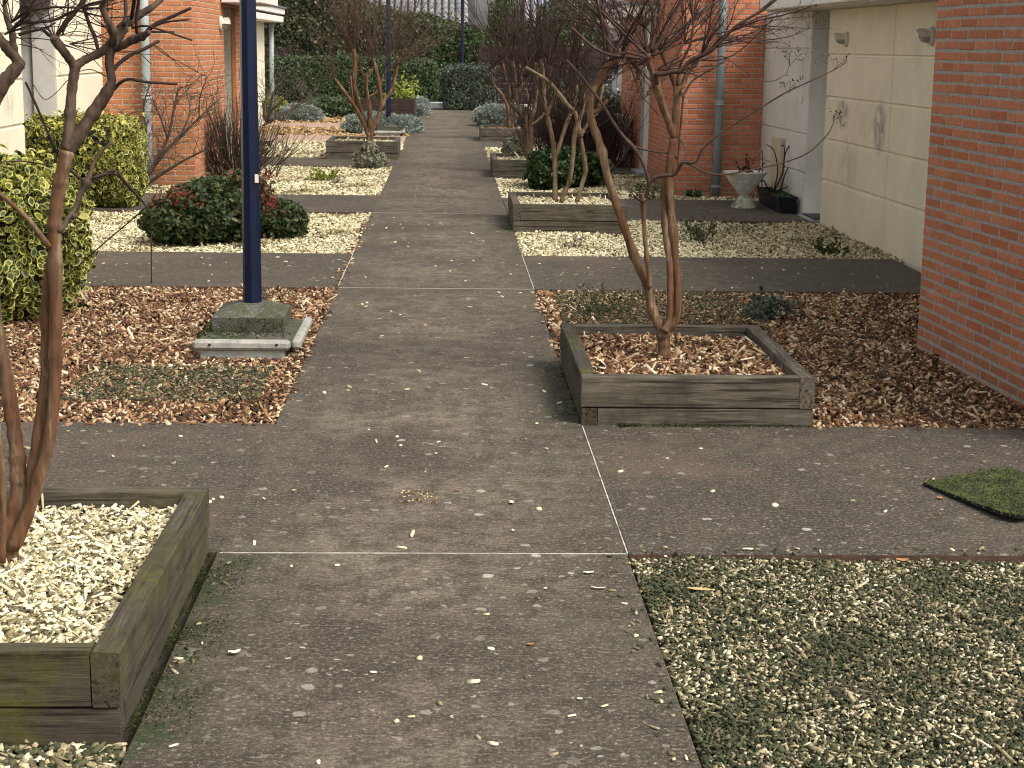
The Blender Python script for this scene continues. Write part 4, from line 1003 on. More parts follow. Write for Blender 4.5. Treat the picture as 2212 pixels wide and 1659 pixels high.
t.chain([(26, 1185, 15), (60, 1110, 14), (84, 1036, 13), (108, 942, 13), (119, 830, 13), (121, 717, 13), (121, 610, 13.5), (119, 534, 14), (118, 490, 14), (122, 446, 14), (129, 403, 14.5), (137, 365, 15), (145, 325, 16)], k=12, dy=-.02, dy2=.0)
t.chain([(4, 1215, 9), (6, 1092, 8.5), (4, 1017, 8), (-4, 930, 7), (-20, 800, 7)], k=8, dy=-.25)
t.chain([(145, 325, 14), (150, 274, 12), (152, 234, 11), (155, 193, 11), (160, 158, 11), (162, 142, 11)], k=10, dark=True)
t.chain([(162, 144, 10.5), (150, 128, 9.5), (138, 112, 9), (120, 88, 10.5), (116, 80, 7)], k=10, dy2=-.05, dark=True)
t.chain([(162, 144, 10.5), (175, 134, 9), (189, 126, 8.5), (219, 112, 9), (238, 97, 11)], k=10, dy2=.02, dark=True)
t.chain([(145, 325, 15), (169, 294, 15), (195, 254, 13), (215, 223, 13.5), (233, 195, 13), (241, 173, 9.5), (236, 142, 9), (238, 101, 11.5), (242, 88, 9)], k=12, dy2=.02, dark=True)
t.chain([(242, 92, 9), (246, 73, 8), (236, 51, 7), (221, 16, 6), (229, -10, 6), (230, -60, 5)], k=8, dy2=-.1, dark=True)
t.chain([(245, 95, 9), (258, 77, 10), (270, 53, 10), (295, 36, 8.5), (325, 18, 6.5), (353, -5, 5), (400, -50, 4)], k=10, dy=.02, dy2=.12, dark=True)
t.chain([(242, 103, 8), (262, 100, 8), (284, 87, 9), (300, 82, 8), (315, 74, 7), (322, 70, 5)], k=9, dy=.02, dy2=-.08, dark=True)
for c_ in ([(312, 74, 5), (335, 53, 4.4), (376, 34, 3.6), (413, 17, 3.2)], [(318, 64, 3), (355, 49, 2.2), (409, 42, 2)], [(285, 60, 2.5), (312, 56, 2.4), (345, 64, 2.2), (415, 87, 2)], [(322, 69, 2.5), (376, 69, 2)],
           [(238, 172, 5), (248, 146, 4.6), (280, 120, 4.2), (313, 105, 3.8), (344, 88, 3.2)], [(244, 193, 5), (262, 177, 3.6), (282, 171, 3.2), (315, 177, 3), (383, 182, 2.6)],
           [(269, 55, 4.5), (272, 20, 4), (268, -30, 3.5)], [(284, 40, 4), (290, 0, 4), (292, -40, 3.5)], [(296, 72, 3.5), (294, 40, 3.3), (300, 0, 3.2), (302, -40, 3)],
           [(55, 177, 2.6), (68, 205, 2.6), (81, 234, 2.6), (102, 284, 2.6), (126, 335, 2.8), (150, 365, 2.8), (180, 392, 3.5)],
           [(118, 80, 4), (105, 75, 4), (90, 60, 3)], [(120, 80, 4), (135, 60, 5), (145, 45, 6), (165, 22, 5), (178, 0, 4), (180, -40, 4)], [(212, 108, 4), (205, 80, 4.5), (192, 50, 4), (182, 15, 4), (178, -20, 3)],
           [(135, 75, 2.5), (145, 40, 2.2), (148, -5, 2)], [(40, 75, 4), (65, 68, 3.2), (100, 60, 2.6), (120, 48, 2)], [(30, 60, 4), (45, 45, 3.5), (60, 30, 3), (62, 10, 2.5)],
           [(28, 45, 3.6), (60, 25, 3.2), (110, 16, 2.6), (170, 17, 2.2), (240, 18, 1.8)], [(50, 50, 3.2), (110, 45, 3), (150, 28, 2.8), (190, 10, 2.4), (220, 2, 2)],
           [(65, 40, 2.2), (30, 60, 2.4), (10, 75, 2.4)], [(170, 15, 3.5), (210, 8, 3), (250, -3, 2.4)], [(165, 22, 2.6), (230, 37, 1.6), (300, 34, 1.1), (350, 30, .8)]):
    t.chain(c_, thick=False, k=7, dy=.02, dy2=rng.uniform(-.12, .12))
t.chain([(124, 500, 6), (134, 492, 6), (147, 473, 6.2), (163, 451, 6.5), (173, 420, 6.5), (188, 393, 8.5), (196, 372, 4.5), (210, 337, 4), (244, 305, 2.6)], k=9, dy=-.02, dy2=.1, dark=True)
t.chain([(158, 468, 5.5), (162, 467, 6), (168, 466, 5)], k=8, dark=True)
for c_ in ([(188, 392, 4.6), (205, 388, 4.4), (219, 381, 4), (236, 370, 3.4), (252, 371, 2.8), (274, 396, 2.4), (313, 442, 2.1), (326, 468, 1.9), (327, 523, 1.7), (327, 611, 1.5)],
           [(200, 384, 3.4), (228, 376, 3), (250, 377, 2.4), (275, 401, 2), (316, 446, 1.5)], [(314, 448, 1.4), (284, 475, 1.5), (219, 530, 1.4), (153, 589, 1.2)]):
    t.chain(c_, thick=False, k=6, dy=.05, dy2=.15)
t.chain([(112, 535, 7), (101, 527, 7), (79, 497, 6), (55, 468, 5), (22, 438, 4.6), (0, 420, 4), (-45, 385, 4)], k=8, dy=0, dy2=-.2)
for c_ in ([(72, 183, .9), (95, 214, .9), (118, 203, .9), (146, 173, .9)][::-1], [(190, 116, 1), (160, 104, 1), (110, 92, 1.2)], [(250, 112, 1), (262, 110, 1.1), (300, 115, 1), (326, 138, .9)], [(334, 100, 1), (360, 120, 1.1), (390, 135, 1), (427, 157, .8)],
           [(334, 98, 1), (350, 108, 1), (380, 135, .9), (400, 155, .7)], [(172, 154, 1), (195, 150, 1), (212, 156, 1.1), (230, 166, 1.2)], [(35, 82, 1.4), (100, 85, 1.2), (150, 100, 1), (190, 118, .9), (222, 150, .8)], [(120, 82, 1.2), (160, 68, 1), (200, 75, 1), (228, 90, .9)],
           [(140, 88, 1), (190, 96, .9), (228, 95, .9)], [(150, 80, .9), (165, 60, .9), (165, 48, .8)], [(40, 95, 1.1), (70, 102, 1), (95, 108, .8)], [(0, 350, 1.0), (40, 348, 1.4), (80, 352, 1.6), (112, 360, 2)], [(0, 120, 1), (-10, 130, 1)]):
    t.chain(c_, thick=False, k=5, dy=.0, dy2=rng.uniform(-.1, .1))
for hub, n_, dv, L_ in (((118, 82), 9, (-.2, 0, .7), .28), ((25, 50), 10, (.3, 0, .8), .30), ((20, 70), 7, (.9, -.1, .2), .28), ((242, 92), 5, (0, 0, .9), .22), ((230, 60), 4, (-.6, 0, .5), .22), ((182, 10), 6, (.1, 0, .9), .2), ((178, 22), 5, (1, 0, .1), .2), ((60, 20), 8, (.2, 0, .8), .25), ((5, 15), 8, (.5, 0, .6), .3), ((150, 95), 4, (.9, -.2, -.1), .22)):
    t.fan(at(hub[0], hub[1], 4.65)-t.loc, n_, L_, .0016, dv, .45, .03, 1, .07)
t.done()

# --- right planter tree
t = Tree('crepe_myrtle', (1433, 770), 7.86, 'bare multi-stemmed crepe myrtle in the planter beside the near brick wall', group=TG, crown='twig_mid')
t.chain([(1433, 778, 16), (1434, 760, 15), (1434, 735, 14), (1432, 712, 15)], k=12)
t.chain([(1432, 718, 13), (1423, 700, 12.5), (1408, 670, 10.5), (1400, 623, 9.5), (1378, 573, 9.2), (1358, 519, 9), (1335, 452, 8.6), (1313, 384, 8.6), (1302, 335, 8.2), (1290, 295, 9), (1278, 262, 9), (1275, 230, 8.4), (1277, 201, 10), (1297, 173, 10), (1306, 153, 8), (1316, 142, 9.5), (1334, 125, 9), (1352, 103, 5.5), (1362, 80, 4)], k=12, dy2=.25)
t.chain([(1434, 722, 13), (1450, 700, 10.5), (1461, 680, 10), (1463, 623, 9.6), (1459, 567, 8.2), (1454, 497, 7.6), (1447, 426, 8.6), (1445, 379, 8.8), (1448, 345, 8.6), (1452, 317, 7.4), (1456, 297, 8)], k=12, dy2=.05)
t.chain([(1435, 716, 10), (1445, 690, 8), (1448, 637, 7.6), (1446, 567, 7.6), (1438, 497, 7.6), (1436, 430, 7.2), (1441, 385, 7.2), (1446, 360, 6)], k=12, dy=-.03, dy2=.08)
t.chain([(1456, 299, 7.5), (1444, 262, 8.2), (1430, 225, 8.2), (1420, 190, 8.4), (1411, 162, 6.5), (1402, 136, 6.5), (1400, 118, 6)], k=10, dy=.05, dy2=-.05)
t.chain([(1456, 299, 7.5), (1459, 251, 8), (1462, 210, 8), (1463, 188, 8.2)], k=10, dy=.05, dy2=.1)
t.chain([(1463, 192, 7), (1452, 166, 5.6), (1437, 131, 5.2), (1428, 109, 5), (1420, 80, 4)], k=9, dy=.1, dy2=.15)
t.chain([(1465, 192, 6), (1474, 186, 5.6), (1483, 162, 5.6), (1505, 131, 5.2), (1516, 114, 4.8), (1535, 95, 4)], k=9, dy=.1, dy2=.2)
t.chain([(1403, 622, 5.4), (1400, 581, 5.2), (1394, 525, 5), (1390, 469, 5.2), (1389, 440, 6), (1389, 430, 6.5)], k=9, dy=.02, dy2=-.05)
t.chain([(1280, 243, 6), (1290, 240, 5.4), (1300, 231, 5), (1312, 215, 3.5)], k=8, dy=.15)
t.chain([(1420, 182, 5), (1416, 162, 4.4), (1428, 161, 4.6), (1454, 155, 5), (1472, 152, 5), (1492, 131, 5), (1516, 120, 4.6), (1538, 107, 4.2), (1560, 87, 3.6), (1592, 55, 3.2), (1647, 22, 2.8), (1675, 0, 2.6), (1720, -30, 2)], thick=False, k=8, dy=-.1, dy2=-.3)
for c_ in ([(1389, 440, 4.6), (1398, 420, 4.4), (1401, 395, 4.2), (1392, 360, 4.2), (1380, 335, 4.4), (1363, 311, 4.6), (1345, 293, 4), (1323, 262, 3.8), (1301, 225, 3.6), (1275, 190, 3.4), (1253, 162, 3.2), (1223, 129, 2.8)],
           [(1391, 436, 4.6), (1400, 412, 4.4), (1412, 386, 4.4), (1434, 379, 4), (1457, 377, 4), (1467, 362, 4), (1476, 351, 3.6), (1503, 350, 2.6), (1516, 324, 2.2), (1549, 293, 2.1), (1581, 271, 2), (1647, 230, 1.8), (1701, 198, 1.6), (1738, 181, 1.4), (1802, 151, 1.1), (1830, 133, .9)],
           [(1476, 351, 2.4), (1490, 355, 2.2), (1528, 374, 2), (1572, 376, 1.8), (1633, 365, 1.6), (1692, 351, 1.5), (1744, 331, 1.4), (1787, 291, 1.1), (1802, 262, .9)],
           [(1345, 293, 2.4), (1363, 313, 2.4), (1400, 325, 2.2), (1446, 332, 2), (1470, 347, 2)],
           [(1463, 295, 1.6), (1476, 312, 1.8), (1483, 341, 1.8), (1480, 351, 2)], [(1466, 366, 3.2), (1467, 328, 3), (1471, 273, 3), (1476, 212, 3), (1484, 192, 2.6), (1500, 171, 2.2), (1549, 142, 1.8), (1572, 125, 1.5)], [(1476, 210, 2.6), (1470, 196, 2.6), (1465, 190, 3)],
           [(1463, 185, 4), (1466, 157, 3.2), (1474, 131, 3), (1490, 98, 2.6), (1498, 44, 2.4), (1490, -5, 2.2)], [(1422, 182, 4.4), (1430, 175, 3), (1445, 145, 2.6), (1470, 105, 2.3), (1478, 95, 2)],
           [(1402, 125, 5), (1398, 98, 4.2), (1391, 57, 3.6), (1385, 20, 3)], [(1402, 120, 6), (1412, 87, 5.5), (1414, 44, 5), (1402, 0, 4), (1398, -30, 3.5)], [(1406, 118, 4), (1428, 112, 3.6), (1461, 82, 3.3), (1503, 40, 3), (1559, -3, 2.6)],
           [(1402, 122, 4.5), (1376, 100, 3.4), (1341, 66, 3.2), (1304, 30, 2.8), (1275, 0, 2.4)], [(1396, 128, 4), (1350, 122, 3), (1310, 116, 3), (1270, 93, 3), (1236, 60, 2.8)], [(1408, 112, 4), (1440, 70, 3), (1454, 34, 2.6), (1475, -8, 2.2)],
           [(1322, 128, 7), (1316, 100, 7), (1313, 66, 6), (1293, 33, 4.5), (1262, 8, 3.4)], [(1320, 120, 4), (1290, 105, 3.4), (1262, 85, 3), (1232, 62, 2.6)], [(1325, 118, 4), (1345, 80, 3.2), (1340, 40, 3), (1322, -5, 2.6)], [(1306, 110, 3.5), (1303, 66, 3), (1294, 20, 2.6), (1286, -10, 2.4)],
           [(1345, 108, 4), (1360, 66, 3), (1385, 25, 2.4), (1400, -5, 2)], [(1330, 126, 4), (1350, 115, 3), (1375, 118, 2.6), (1396, 125, 3)], [(1410, 108, 4), (1425, 90, 3), (1470, 60, 2.4), (1520, 20, 2), (1545, -5, 1.8)], [(1535, 108, 3.4), (1560, 80, 2.6), (1620, 50, 2.2), (1700, 30, 1.6), (1765, 10, 1.1)],
           [(1545, 100, 2.4), (1580, 95, 1.8), (1640, 88, 1.5), (1700, 80, 1.2), (1747, 62, .9)], [(1516, 130, 1.6), (1560, 128, 1.4), (1600, 108, 1.2), (1650, 60, 1), (1690, 20, .8)], [(1505, 131, 1.6), (1560, 122, 1.3), (1590, 140, 1.1), (1640, 172, 1), (1670, 175, .9), (1697, 160, .8), (1705, 140, .7)],
           [(1389, 434, 2.6), (1380, 432, 2.2), (1368, 420, 1.6), (1352, 404, 1)], [(1360, 250, 1), (1345, 205, 1), (1390, 215, 1.1), (1420, 245, 1.2)][::-1], [(1306, 30, 2), (1345, 60, 2.4), (1390, 110, 2.6)], [(1250, 20, 1.6), (1290, 60, 2), (1330, 110, 2.4)], [(1225, 5, 1.4), (1270, 50, 1.8), (1310, 105, 2.2)]):
    t.chain(c_, thick=False, k=6, dy=0, dy2=rng.uniform(-.35, .35))
for hub, n_, dv, L_, pod in (((1402, 118), 13, (0, 0, .7), .36, .2), ((1325, 118), 11, (-.1, 0, .8), .34, .1), ((1352, 100), 6, (.2, 0, .8), .3, .1), ((1428, 105), 7, (.2, 0, .8), .3, .3), ((1516, 114), 8, (.3, 0, .7), .3, .4), ((1480, 95), 6, (.2, 0, .8), .28, .4), ((1560, 87), 5, (.6, 0, .4), .28, .4),
                         ((1498, 50), 5, (.1, 0, .9), .25, .4), ((1300, 60), 6, (-.5, 0, .7), .3, 0), ((1395, 60), 6, (0, 0, .9), .3, .2), ((1402, 132), 7, (-.4, .2, -.35), .2, .5), ((1350, 118), 5, (.2, 0, -.5), .2, .4), ((1420, 150), 5, (.8, .1, .1), .25, .4), ((1592, 55), 4, (.8, 0, .4), .3, .4)):
    t.fan(at(hub[0], hub[1], 7.95)-t.loc, n_+3, L_*1.35, .0034, dv, .5, .02, 1, .07, pod)
for tip in ((1704, 200), (1802, 151), (1800, 262), (1705, 142), (1747, 62), (1389, 215)):
    t.fan(at(tip[0], tip[1], 7.9)-t.loc, 4, .08, .0013, (.2, 0, .9), .5, 0, 1, .1, .4)
t.done()

# --- three pale trunks in the second right planter
t = Tree('crepe_myrtle', (1215, 430), 15.6, 'bare crepe myrtle with three pale trunks in the grey planter right of the path', group=TG, trunk='bark_tan')
for c_, a, b in (([(1199, 436, 6.6), (1199, 384, 6), (1198, 345, 6.4), (1193, 300, 5.6), (1185, 262, 5.6), (1178, 230, 5.4), (1174, 205, 5), (1175, 175, 4.6), (1171, 140, 4.6), (1170, 128, 4)], 0, .1),
                 ([(1200, 340, 5), (1208, 315, 5), (1217, 287, 5), (1230, 250, 5), (1240, 232, 4.6), (1246, 200, 4.2), (1247, 175, 3.6), (1262, 150, 3)], .05, .2),
                 ([(1212, 436, 5.4), (1220, 415, 5.2), (1230, 391, 5.2), (1237, 346, 5.4), (1240, 300, 6), (1247, 270, 6), (1243, 246, 5.4), (1225, 225, 5), (1202, 195, 4.6), (1177, 170, 4.2), (1135, 145, 3.4)], 0, -.2),
                 ([(1246, 437, 6), (1257, 400, 5.8), (1265, 367, 5.6), (1261, 337, 6), (1254, 300, 6), (1250, 268, 5.6), (1258, 240, 4.4), (1262, 215, 4), (1255, 180, 3.6), (1248, 135, 3.4), (1228, 132, 2.6)], .05, .2),
                 ([(1254, 296, 5.4), (1264, 277, 5), (1277, 256, 4.8), (1290, 240, 4.4), (1300, 200, 4), (1303, 165, 3.4)], .1, .2),
                 ([(1182, 250, 3.4), (1192, 222, 3), (1205, 210, 3), (1225, 195, 2.6), (1228, 190, 2)], 0, -.1), ([(1176, 186, 3), (1186, 165, 2.6), (1192, 150, 2.4), (1186, 142, 2)], .1, .1)):
    c_ = [(p[0], p[1], p[2]*.84) for p in c_]; kk = next((i for i, p in enumerate(c_) if p[1] < 215), len(c_))
    S = t.chain(c_, k=9, dy=a, dy2=b)
    for q in S[2*len(S)//5:]:
        if rng.random() < .8: t.twig(q[:3], (rng.normal(0, .7), rng.normal(0, .5), .8), rng.uniform(.25, .75), .0045, .1, .06, 4, 1, 6, .6)
for hub, n_, L_, dv in (((1170, 130), 13, .75, (0, 0, 1)), ((1135, 145), 11, .75, (-.2, 0, 1)), ((1186, 142), 8, .7, (.1, 0, 1)), ((1247, 150), 12, .75, (0, 0, 1)), ((1262, 150), 10, .7, (.1, 0, 1)), ((1230, 130), 9, .7, (-.2, 0, 1)), ((1303, 165), 9, .7, (.2, 0, 1)), ((1228, 190), 6, .6, (.2, 0, 1))):
    t.fan(at(hub[0], hub[1], 15.7)-t.loc, max(4, int(n_*.5)), L_*1.4, .0075, dv, .46, .03, 1, .04)
t.done()
# --- next planter
t = Tree('crepe_myrtle', (1143, 345), 21.9, 'slender bare crepe myrtle in the planter left of the dark green bush', group=TG, trunk='bark_tan')
for c_ in ([(1143, 348, 5), (1134, 312, 3.2), (1134, 270, 3), (1126, 240, 2.8), (1118, 215, 2.8), (1113, 160, 2.6), (1107, 130, 2.2)], [(1146, 348, 5), (1148, 300, 4.6), (1146, 265, 4.2), (1156, 230, 3.4), (1160, 170, 3), (1158, 135, 2.4)],
           [(1148, 270, 3), (1160, 262, 3), (1176, 245, 2.6), (1190, 222, 2.4), (1204, 212, 2.2), (1228, 190, 1.8)], [(1142, 345, 3.6), (1140, 300, 2.8), (1138, 255, 2.6), (1142, 220, 2.2), (1136, 190, 2)], [(1140, 330, 2.6), (1128, 312, 2), (1118, 295, 1.6)]):
    S = t.chain(c_, k=7, dy2=rng.uniform(-.2, .2))
    for q in S[len(S)//3:]: t.twig(q[:3], (rng.normal(0, .7), rng.normal(0, .5), .8), rng.uniform(.3, .8), .0048, .1, .06, 4, 1, 6, .6)
for hub, n_, L_ in (((1107, 130), 14, .95), ((1158, 135), 14, .95), ((1136, 170), 12, .95), ((1118, 190), 9, .8), ((1160, 165), 8, .8)):
    t.fan(at(hub[0], hub[1], 21.9)-t.loc, int(n_*.7), L_*1.25, .0080, (0, 0, 1), .46, .02, 1, .05)
t.done()
t = Tree('crepe_myrtle', (1097, 280), 29.7, 'small bare crepe myrtle beside the right silver bush', group=TG, trunk='bark')
for c_ in ([(1098, 283, 4.6), (1098, 240, 3.8), (1085, 205, 2.8), (1066, 182, 2.4), (1062, 150, 2)], [(1098, 240, 3), (1101, 200, 2.6), (1091, 160, 2.4), (1085, 130, 2)], [(1100, 240, 3), (1114, 212, 2.4), (1127, 185, 2.2), (1122, 140, 2)], [(1104, 278, 2.6), (1112, 250, 2.2), (1108, 215, 2)]):
    S = t.chain(c_, k=6, dy2=rng.uniform(-.2, .2))
    for q in S[len(S)//3:]: t.twig(q[:3], (rng.normal(0, .7), rng.normal(0, .5), .8), rng.uniform(.3, .9), .0055, .1, .06, 4, 1, 6, .6)
for hub, n_, L_ in (((1062, 150), 12, 1.15), ((1085, 130), 14, 1.1), ((1122, 140), 14, 1.1), ((1101, 180), 10, 1.1), ((1108, 215), 5, .8)):
    t.fan(at(hub[0], hub[1], 29.7)-t.loc, int(n_*.8), L_*1.2, .0085, (0, 0, 1), .46, .02, 1, .05)
t.done()
# --- left far planter tree
t = Tree('crepe_myrtle', (798, 305), 24.75, 'wide bare crepe myrtle with a fan of reddish twigs left of the path', group=TG, crown='twig_red')
t.chain([(798, 312, 8), (799, 300, 7.5), (799, 287, 8)], k=9)
for c_ in ([(797, 292, 6), (785, 265, 5), (773, 242, 4.6), (763, 225, 4.2), (743, 197, 3.8), (723, 170, 3.2)], [(797, 290, 6), (788, 262, 5.2), (779, 240, 5), (768, 200, 5), (765, 170, 5), (767, 137, 4.4), (764, 107, 4)], [(799, 290, 6), (799, 260, 5.2), (798, 237, 5), (794, 207, 4.6), (790, 175, 4), (800, 150, 3)],
           [(801, 290, 6), (808, 270, 5), (818, 250, 4.6), (823, 220, 4.6), (820, 187, 4.4), (813, 150, 4), (805, 125, 3.4)], [(820, 240, 4), (832, 215, 4), (843, 200, 4), (853, 170, 4), (858, 130, 3.6), (855, 115, 3.2)], [(770, 240, 3), (761, 205, 2.6), (757, 165, 2.4)],
           [(798, 210, 3), (812, 200, 2.6), (822, 185, 2.4), (828, 160, 2)], [(767, 130, 3.4), (754, 118, 3)], [(800, 180, 2.4), (785, 165, 2.2), (780, 150, 2)]):
    t.chain(c_, k=7, dy2=rng.uniform(-.25, .25))
for hub, n_, L_, dv in (((764, 107), 20, 1.25, (-.25, 0, 1)), ((754, 118), 14, 1.1, (-.5, 0, .9)), ((723, 170), 10, .9, (-.3, 0, 1)), ((800, 150), 14, 1.2, (0, 0, 1)), ((805, 125), 18, 1.2, (.1, 0, 1)), ((855, 115), 20, 1.2, (.55, 0, .9)), ((853, 140), 16, 1.25, (.8, .2, .65)), ((828, 160), 12, 1.0, (.4, 0, 1)), ((780, 150), 10, 1.0, (-.1, 0, 1))):
    t.fan(at(hub[0], hub[1], 24.8)-t.loc, n_, L_*1.05, .0058, dv, .36, .02, 2, .045)
t.done()

# ------------------------------------------------------------------ bare shrubs
def bare_shrub(px, py, Y, n, L, r, label, mat, spread=.45, up=.02, sub=2, wob=.08, dirv=(0, 0, 1), base=.12, cat='shrub', w=6):
    t = Tree('bare_shrub', (px, py), Y, label, cat, 'leafless shrubs', crown=mat)
    for _ in range(n):
        b = np.array([rng.normal(0, base), rng.normal(0, base*.6), -.04]); d = np.array(dirv)+np.array([b[0]/base*spread*.6, b[1]/base*spread*.4, 0])+rng.normal(0, spread*.35, 3)
        d[2] = abs(d[2]); t.twig(b, d, L*rng.uniform(.6, 1.1), r*rng.uniform(.7, 1.3), wob, up, 5, sub, w, .45)
    return t.done()
bare_shrub(508, 375, 20.3, 190, .98, .0060, 'round brown leafless bush standing behind the nearest lamp post', 'twig_brown', .48, .03, 1, .06, base=.13)
bare_shrub(575, 380, 20.8, 20, .8, .004, 'low leafless bush just right of the nearest lamp post', 'twig_brown', .5, .0, 1, .06, base=.10)
t = Tree('bare_shrub', (302, 405), 18.9, 'thorny leafless shrub with crooked branches in front of the left downpipe', 'shrub', 'leafless shrubs', trunk='twig_grey', crown='twig_grey')
for c_ in ([(296, 408, 5), (300, 370, 4.6), (296, 330, 4), (285, 290, 3), (262, 240, 2.2)], [(300, 405, 5), (325, 370, 4.4), (355, 330, 3.6), (390, 295, 2.8), (430, 255, 2), (478, 210, 1.4)], [(304, 402, 4.4), (335, 350, 3.6), (362, 300, 3), (375, 240, 2.2), (385, 190, 1.6)], [(310, 402, 4), (350, 375, 3.4), (400, 345, 2.6), (440, 325, 2)],
           [(296, 340, 2.6), (315, 290, 2.2), (310, 230, 1.8), (325, 180, 1.4)], [(362, 300, 2.2), (345, 250, 1.8), (330, 215, 1.4)], [(390, 295, 2), (410, 240, 1.6), (400, 190, 1.2)], [(430, 255, 1.4), (432, 210, 1.2), (448, 165, 1)]):
    S = t.chain(c_, k=6, dy2=rng.uniform(-.3, .3))
    for q in np.repeat(S[4:], 2, 0):
        d = rng.normal(0, 1, 3); d[1] *= .4; d[2] = abs(d[2])*.8; t.twig(q[:3], d, rng.uniform(.15, .50), .0040, .25, .0, 4, 1, 6, .9)
t.done()
t = Tree('bare_shrub', (590, 262), 27.5, 'arching leafless shrub in front of the pale far wall', 'shrub', 'leafless shrubs', trunk='twig_grey', crown='twig_grey')
for c_ in ([(575, 262, 3), (590, 235, 2.6), (620, 210, 2), (655, 180, 1.6)], [(580, 262, 3), (585, 220, 2.4), (600, 180, 2), (610, 145, 1.4)], [(585, 262, 3), (620, 240, 2.4), (655, 220, 2), (685, 190, 1.4)], [(572, 260, 3), (570, 225, 2.2), (582, 200, 1.8)]):
    S = t.chain(c_, k=5, dy2=rng.uniform(-.3, .3))
    for q in np.repeat(S[3:], 2, 0):
        d = rng.normal(0, 1, 3); d[1] *= .4; d[2] = abs(d[2]); t.twig(q[:3], d, rng.uniform(.2, .65), .0045, .15, .02, 4, 1, 6, .7)
t.done()
M['maroon'] = mat_bark('maroon_twig', [(.3, (.035, .018, .018)), (.6, (.07, .035, .034)), (.8, (.12, .07, .065))])
bare_shrub(1252, 335, 23.2, 330, 1.05, .0065, 'dense maroon leafless bush against the right brick house', 'maroon', .42, .04, 1, .05, base=.26)
bare_shrub(1315, 335, 24.0, 130, .9, .006, 'thin maroon leafless bush next to the meter box', 'maroon', .4, .04, 1, .05, base=.16)
bare_shrub(655, 300, 29.0, 10, .35, .004, 'low dry stems between the two pink slabs', 'twig_grey', .5, .0, 1, .1, base=.3)

# ------------------------------------------------------------------ leafy shrubs and hedges
def hi_tint(zc, zr_, thr=.7):
    return lambda P, t: t
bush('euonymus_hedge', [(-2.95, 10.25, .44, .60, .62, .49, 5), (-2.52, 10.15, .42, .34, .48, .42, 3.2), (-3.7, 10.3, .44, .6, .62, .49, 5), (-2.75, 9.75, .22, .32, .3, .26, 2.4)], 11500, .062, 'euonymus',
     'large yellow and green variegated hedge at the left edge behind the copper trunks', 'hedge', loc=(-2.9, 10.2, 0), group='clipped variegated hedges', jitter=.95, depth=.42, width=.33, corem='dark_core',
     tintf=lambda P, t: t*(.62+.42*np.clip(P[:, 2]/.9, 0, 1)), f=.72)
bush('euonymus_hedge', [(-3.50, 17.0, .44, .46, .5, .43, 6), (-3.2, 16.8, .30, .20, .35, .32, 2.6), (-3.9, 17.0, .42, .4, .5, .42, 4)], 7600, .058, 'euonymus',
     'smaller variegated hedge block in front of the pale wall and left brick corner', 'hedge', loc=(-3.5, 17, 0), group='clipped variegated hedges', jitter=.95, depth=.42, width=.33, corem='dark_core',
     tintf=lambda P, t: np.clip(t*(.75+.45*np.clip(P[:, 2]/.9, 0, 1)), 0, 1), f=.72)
bush('heavenly_bamboo', [(-1.93, 13.95, .23, .40, .42, .27, 2.1), (-2.12, 13.85, .15, .36, .36, .22, 2.1), (-1.74, 14.1, .27, .28, .36, .28, 2.1), (-1.42, 14.4, .10, .22, .3, .19, 2.2)], 9500, .052, 'nandina',
     'low dark green bush with red leaf tips behind the nearest lamp post', loc=(-1.9, 14, 0), jitter=.9, width=.30, depth=.35,
     tintf=lambda P, t: np.where((P[:, 2] > .30) & (np.sin(P[:, 0]*11+P[:, 1]*7) > .45), .25+.75*t, t*.80), f=.72)
# red shoots sticking out of it
P = rng.normal(0, 1, (150, 3))*[.11, .10, .05]+[.28, 0, .49]; P = np.vstack([P, rng.normal(0, 1, (60, 3))*[.04, .08, .05]+[.46, -.25, .34], rng.normal(0, 1, (70, 3))*[.08, .08, .04]+[-.34, -.25, .34]])
rs = link('shoot_leaves', leaf_mesh('shoot_leaves', P, np.tile([0, 0, 1.], (len(P), 1)), .045, 'nandina', rng.uniform(.78, 1, len(P)), .28, 1.2), [o for o in C.objects if o.name.startswith('heavenly_bamboo')][0])
bush('evergreen_shrub', [(1.38, 19.9, .20, .42, .40, .24, 2.4), (1.2, 19.6, .16, .28, .3, .2, 2.3)], 6500, .058, 'shinygreen', 'glossy dark green bush between the bare trunks and the second right planter', loc=(1.38, 19.9, 0), jitter=.9, width=.38, depth=.35, f=.75)
bush('lavender_shrub', [(1.76, 20.2, .15, .22, .3, .20, 2.2)], 2500, .038, 'greyvar', 'grey green fine bush right of the glossy dark bush', loc=(1.76, 20.2, 0), width=.22, depth=.5, f=.6)
bush('variegated_shrub', [(-1.03, 22.55, .09, .23, .22, .15, 1.7), (-1.03, 22.5, .20, .12, .12, .16, 1.7)], 1300, .040, 'greyvar', 'small cream edged bush in front of the left planter', loc=(-1.05, 22.5, 0), group='small variegated bushes', depth=.4, f=.7)
bush('variegated_shrub', [(1.02, 25.1, .10, .22, .22, .20, 2.0)], 1500, .038, 'greyvar', 'small cream edged bush behind the third right planter', loc=(1.02, 25.1, 0), group='small variegated bushes', depth=.4, f=.7)
SG = 'silver grey bushes'
def silver(x, y, z, rx, ry, rz, n, label):
    root = empty('silver_bush', (x, y, 0), label, 'shrub', SG)
    P, N = lump_points(n, [(0, 0, z, rx, ry, rz, 2.2)], .4); 
    # upright felted sprigs: narrow leaves pointing outward
    mb_t = rng.random(len(P))
    P2_, N2 = P, N
    me = leaf_mesh('foliage', P2_, np.cross(N2, rng.normal(0, 1, N2.shape)), .075, 'santolina', mb_t, .16, .25, shape='dia'); link('foliage', me, root)
    core([(0, 0, z, rx, ry, rz, 2.2)], 'branches', 'santolina', root, .80)
silver(-1.30, 31.3, .14, .62, .5, .24, 6500, 'silver grey bush around the foot of the second lamp post')
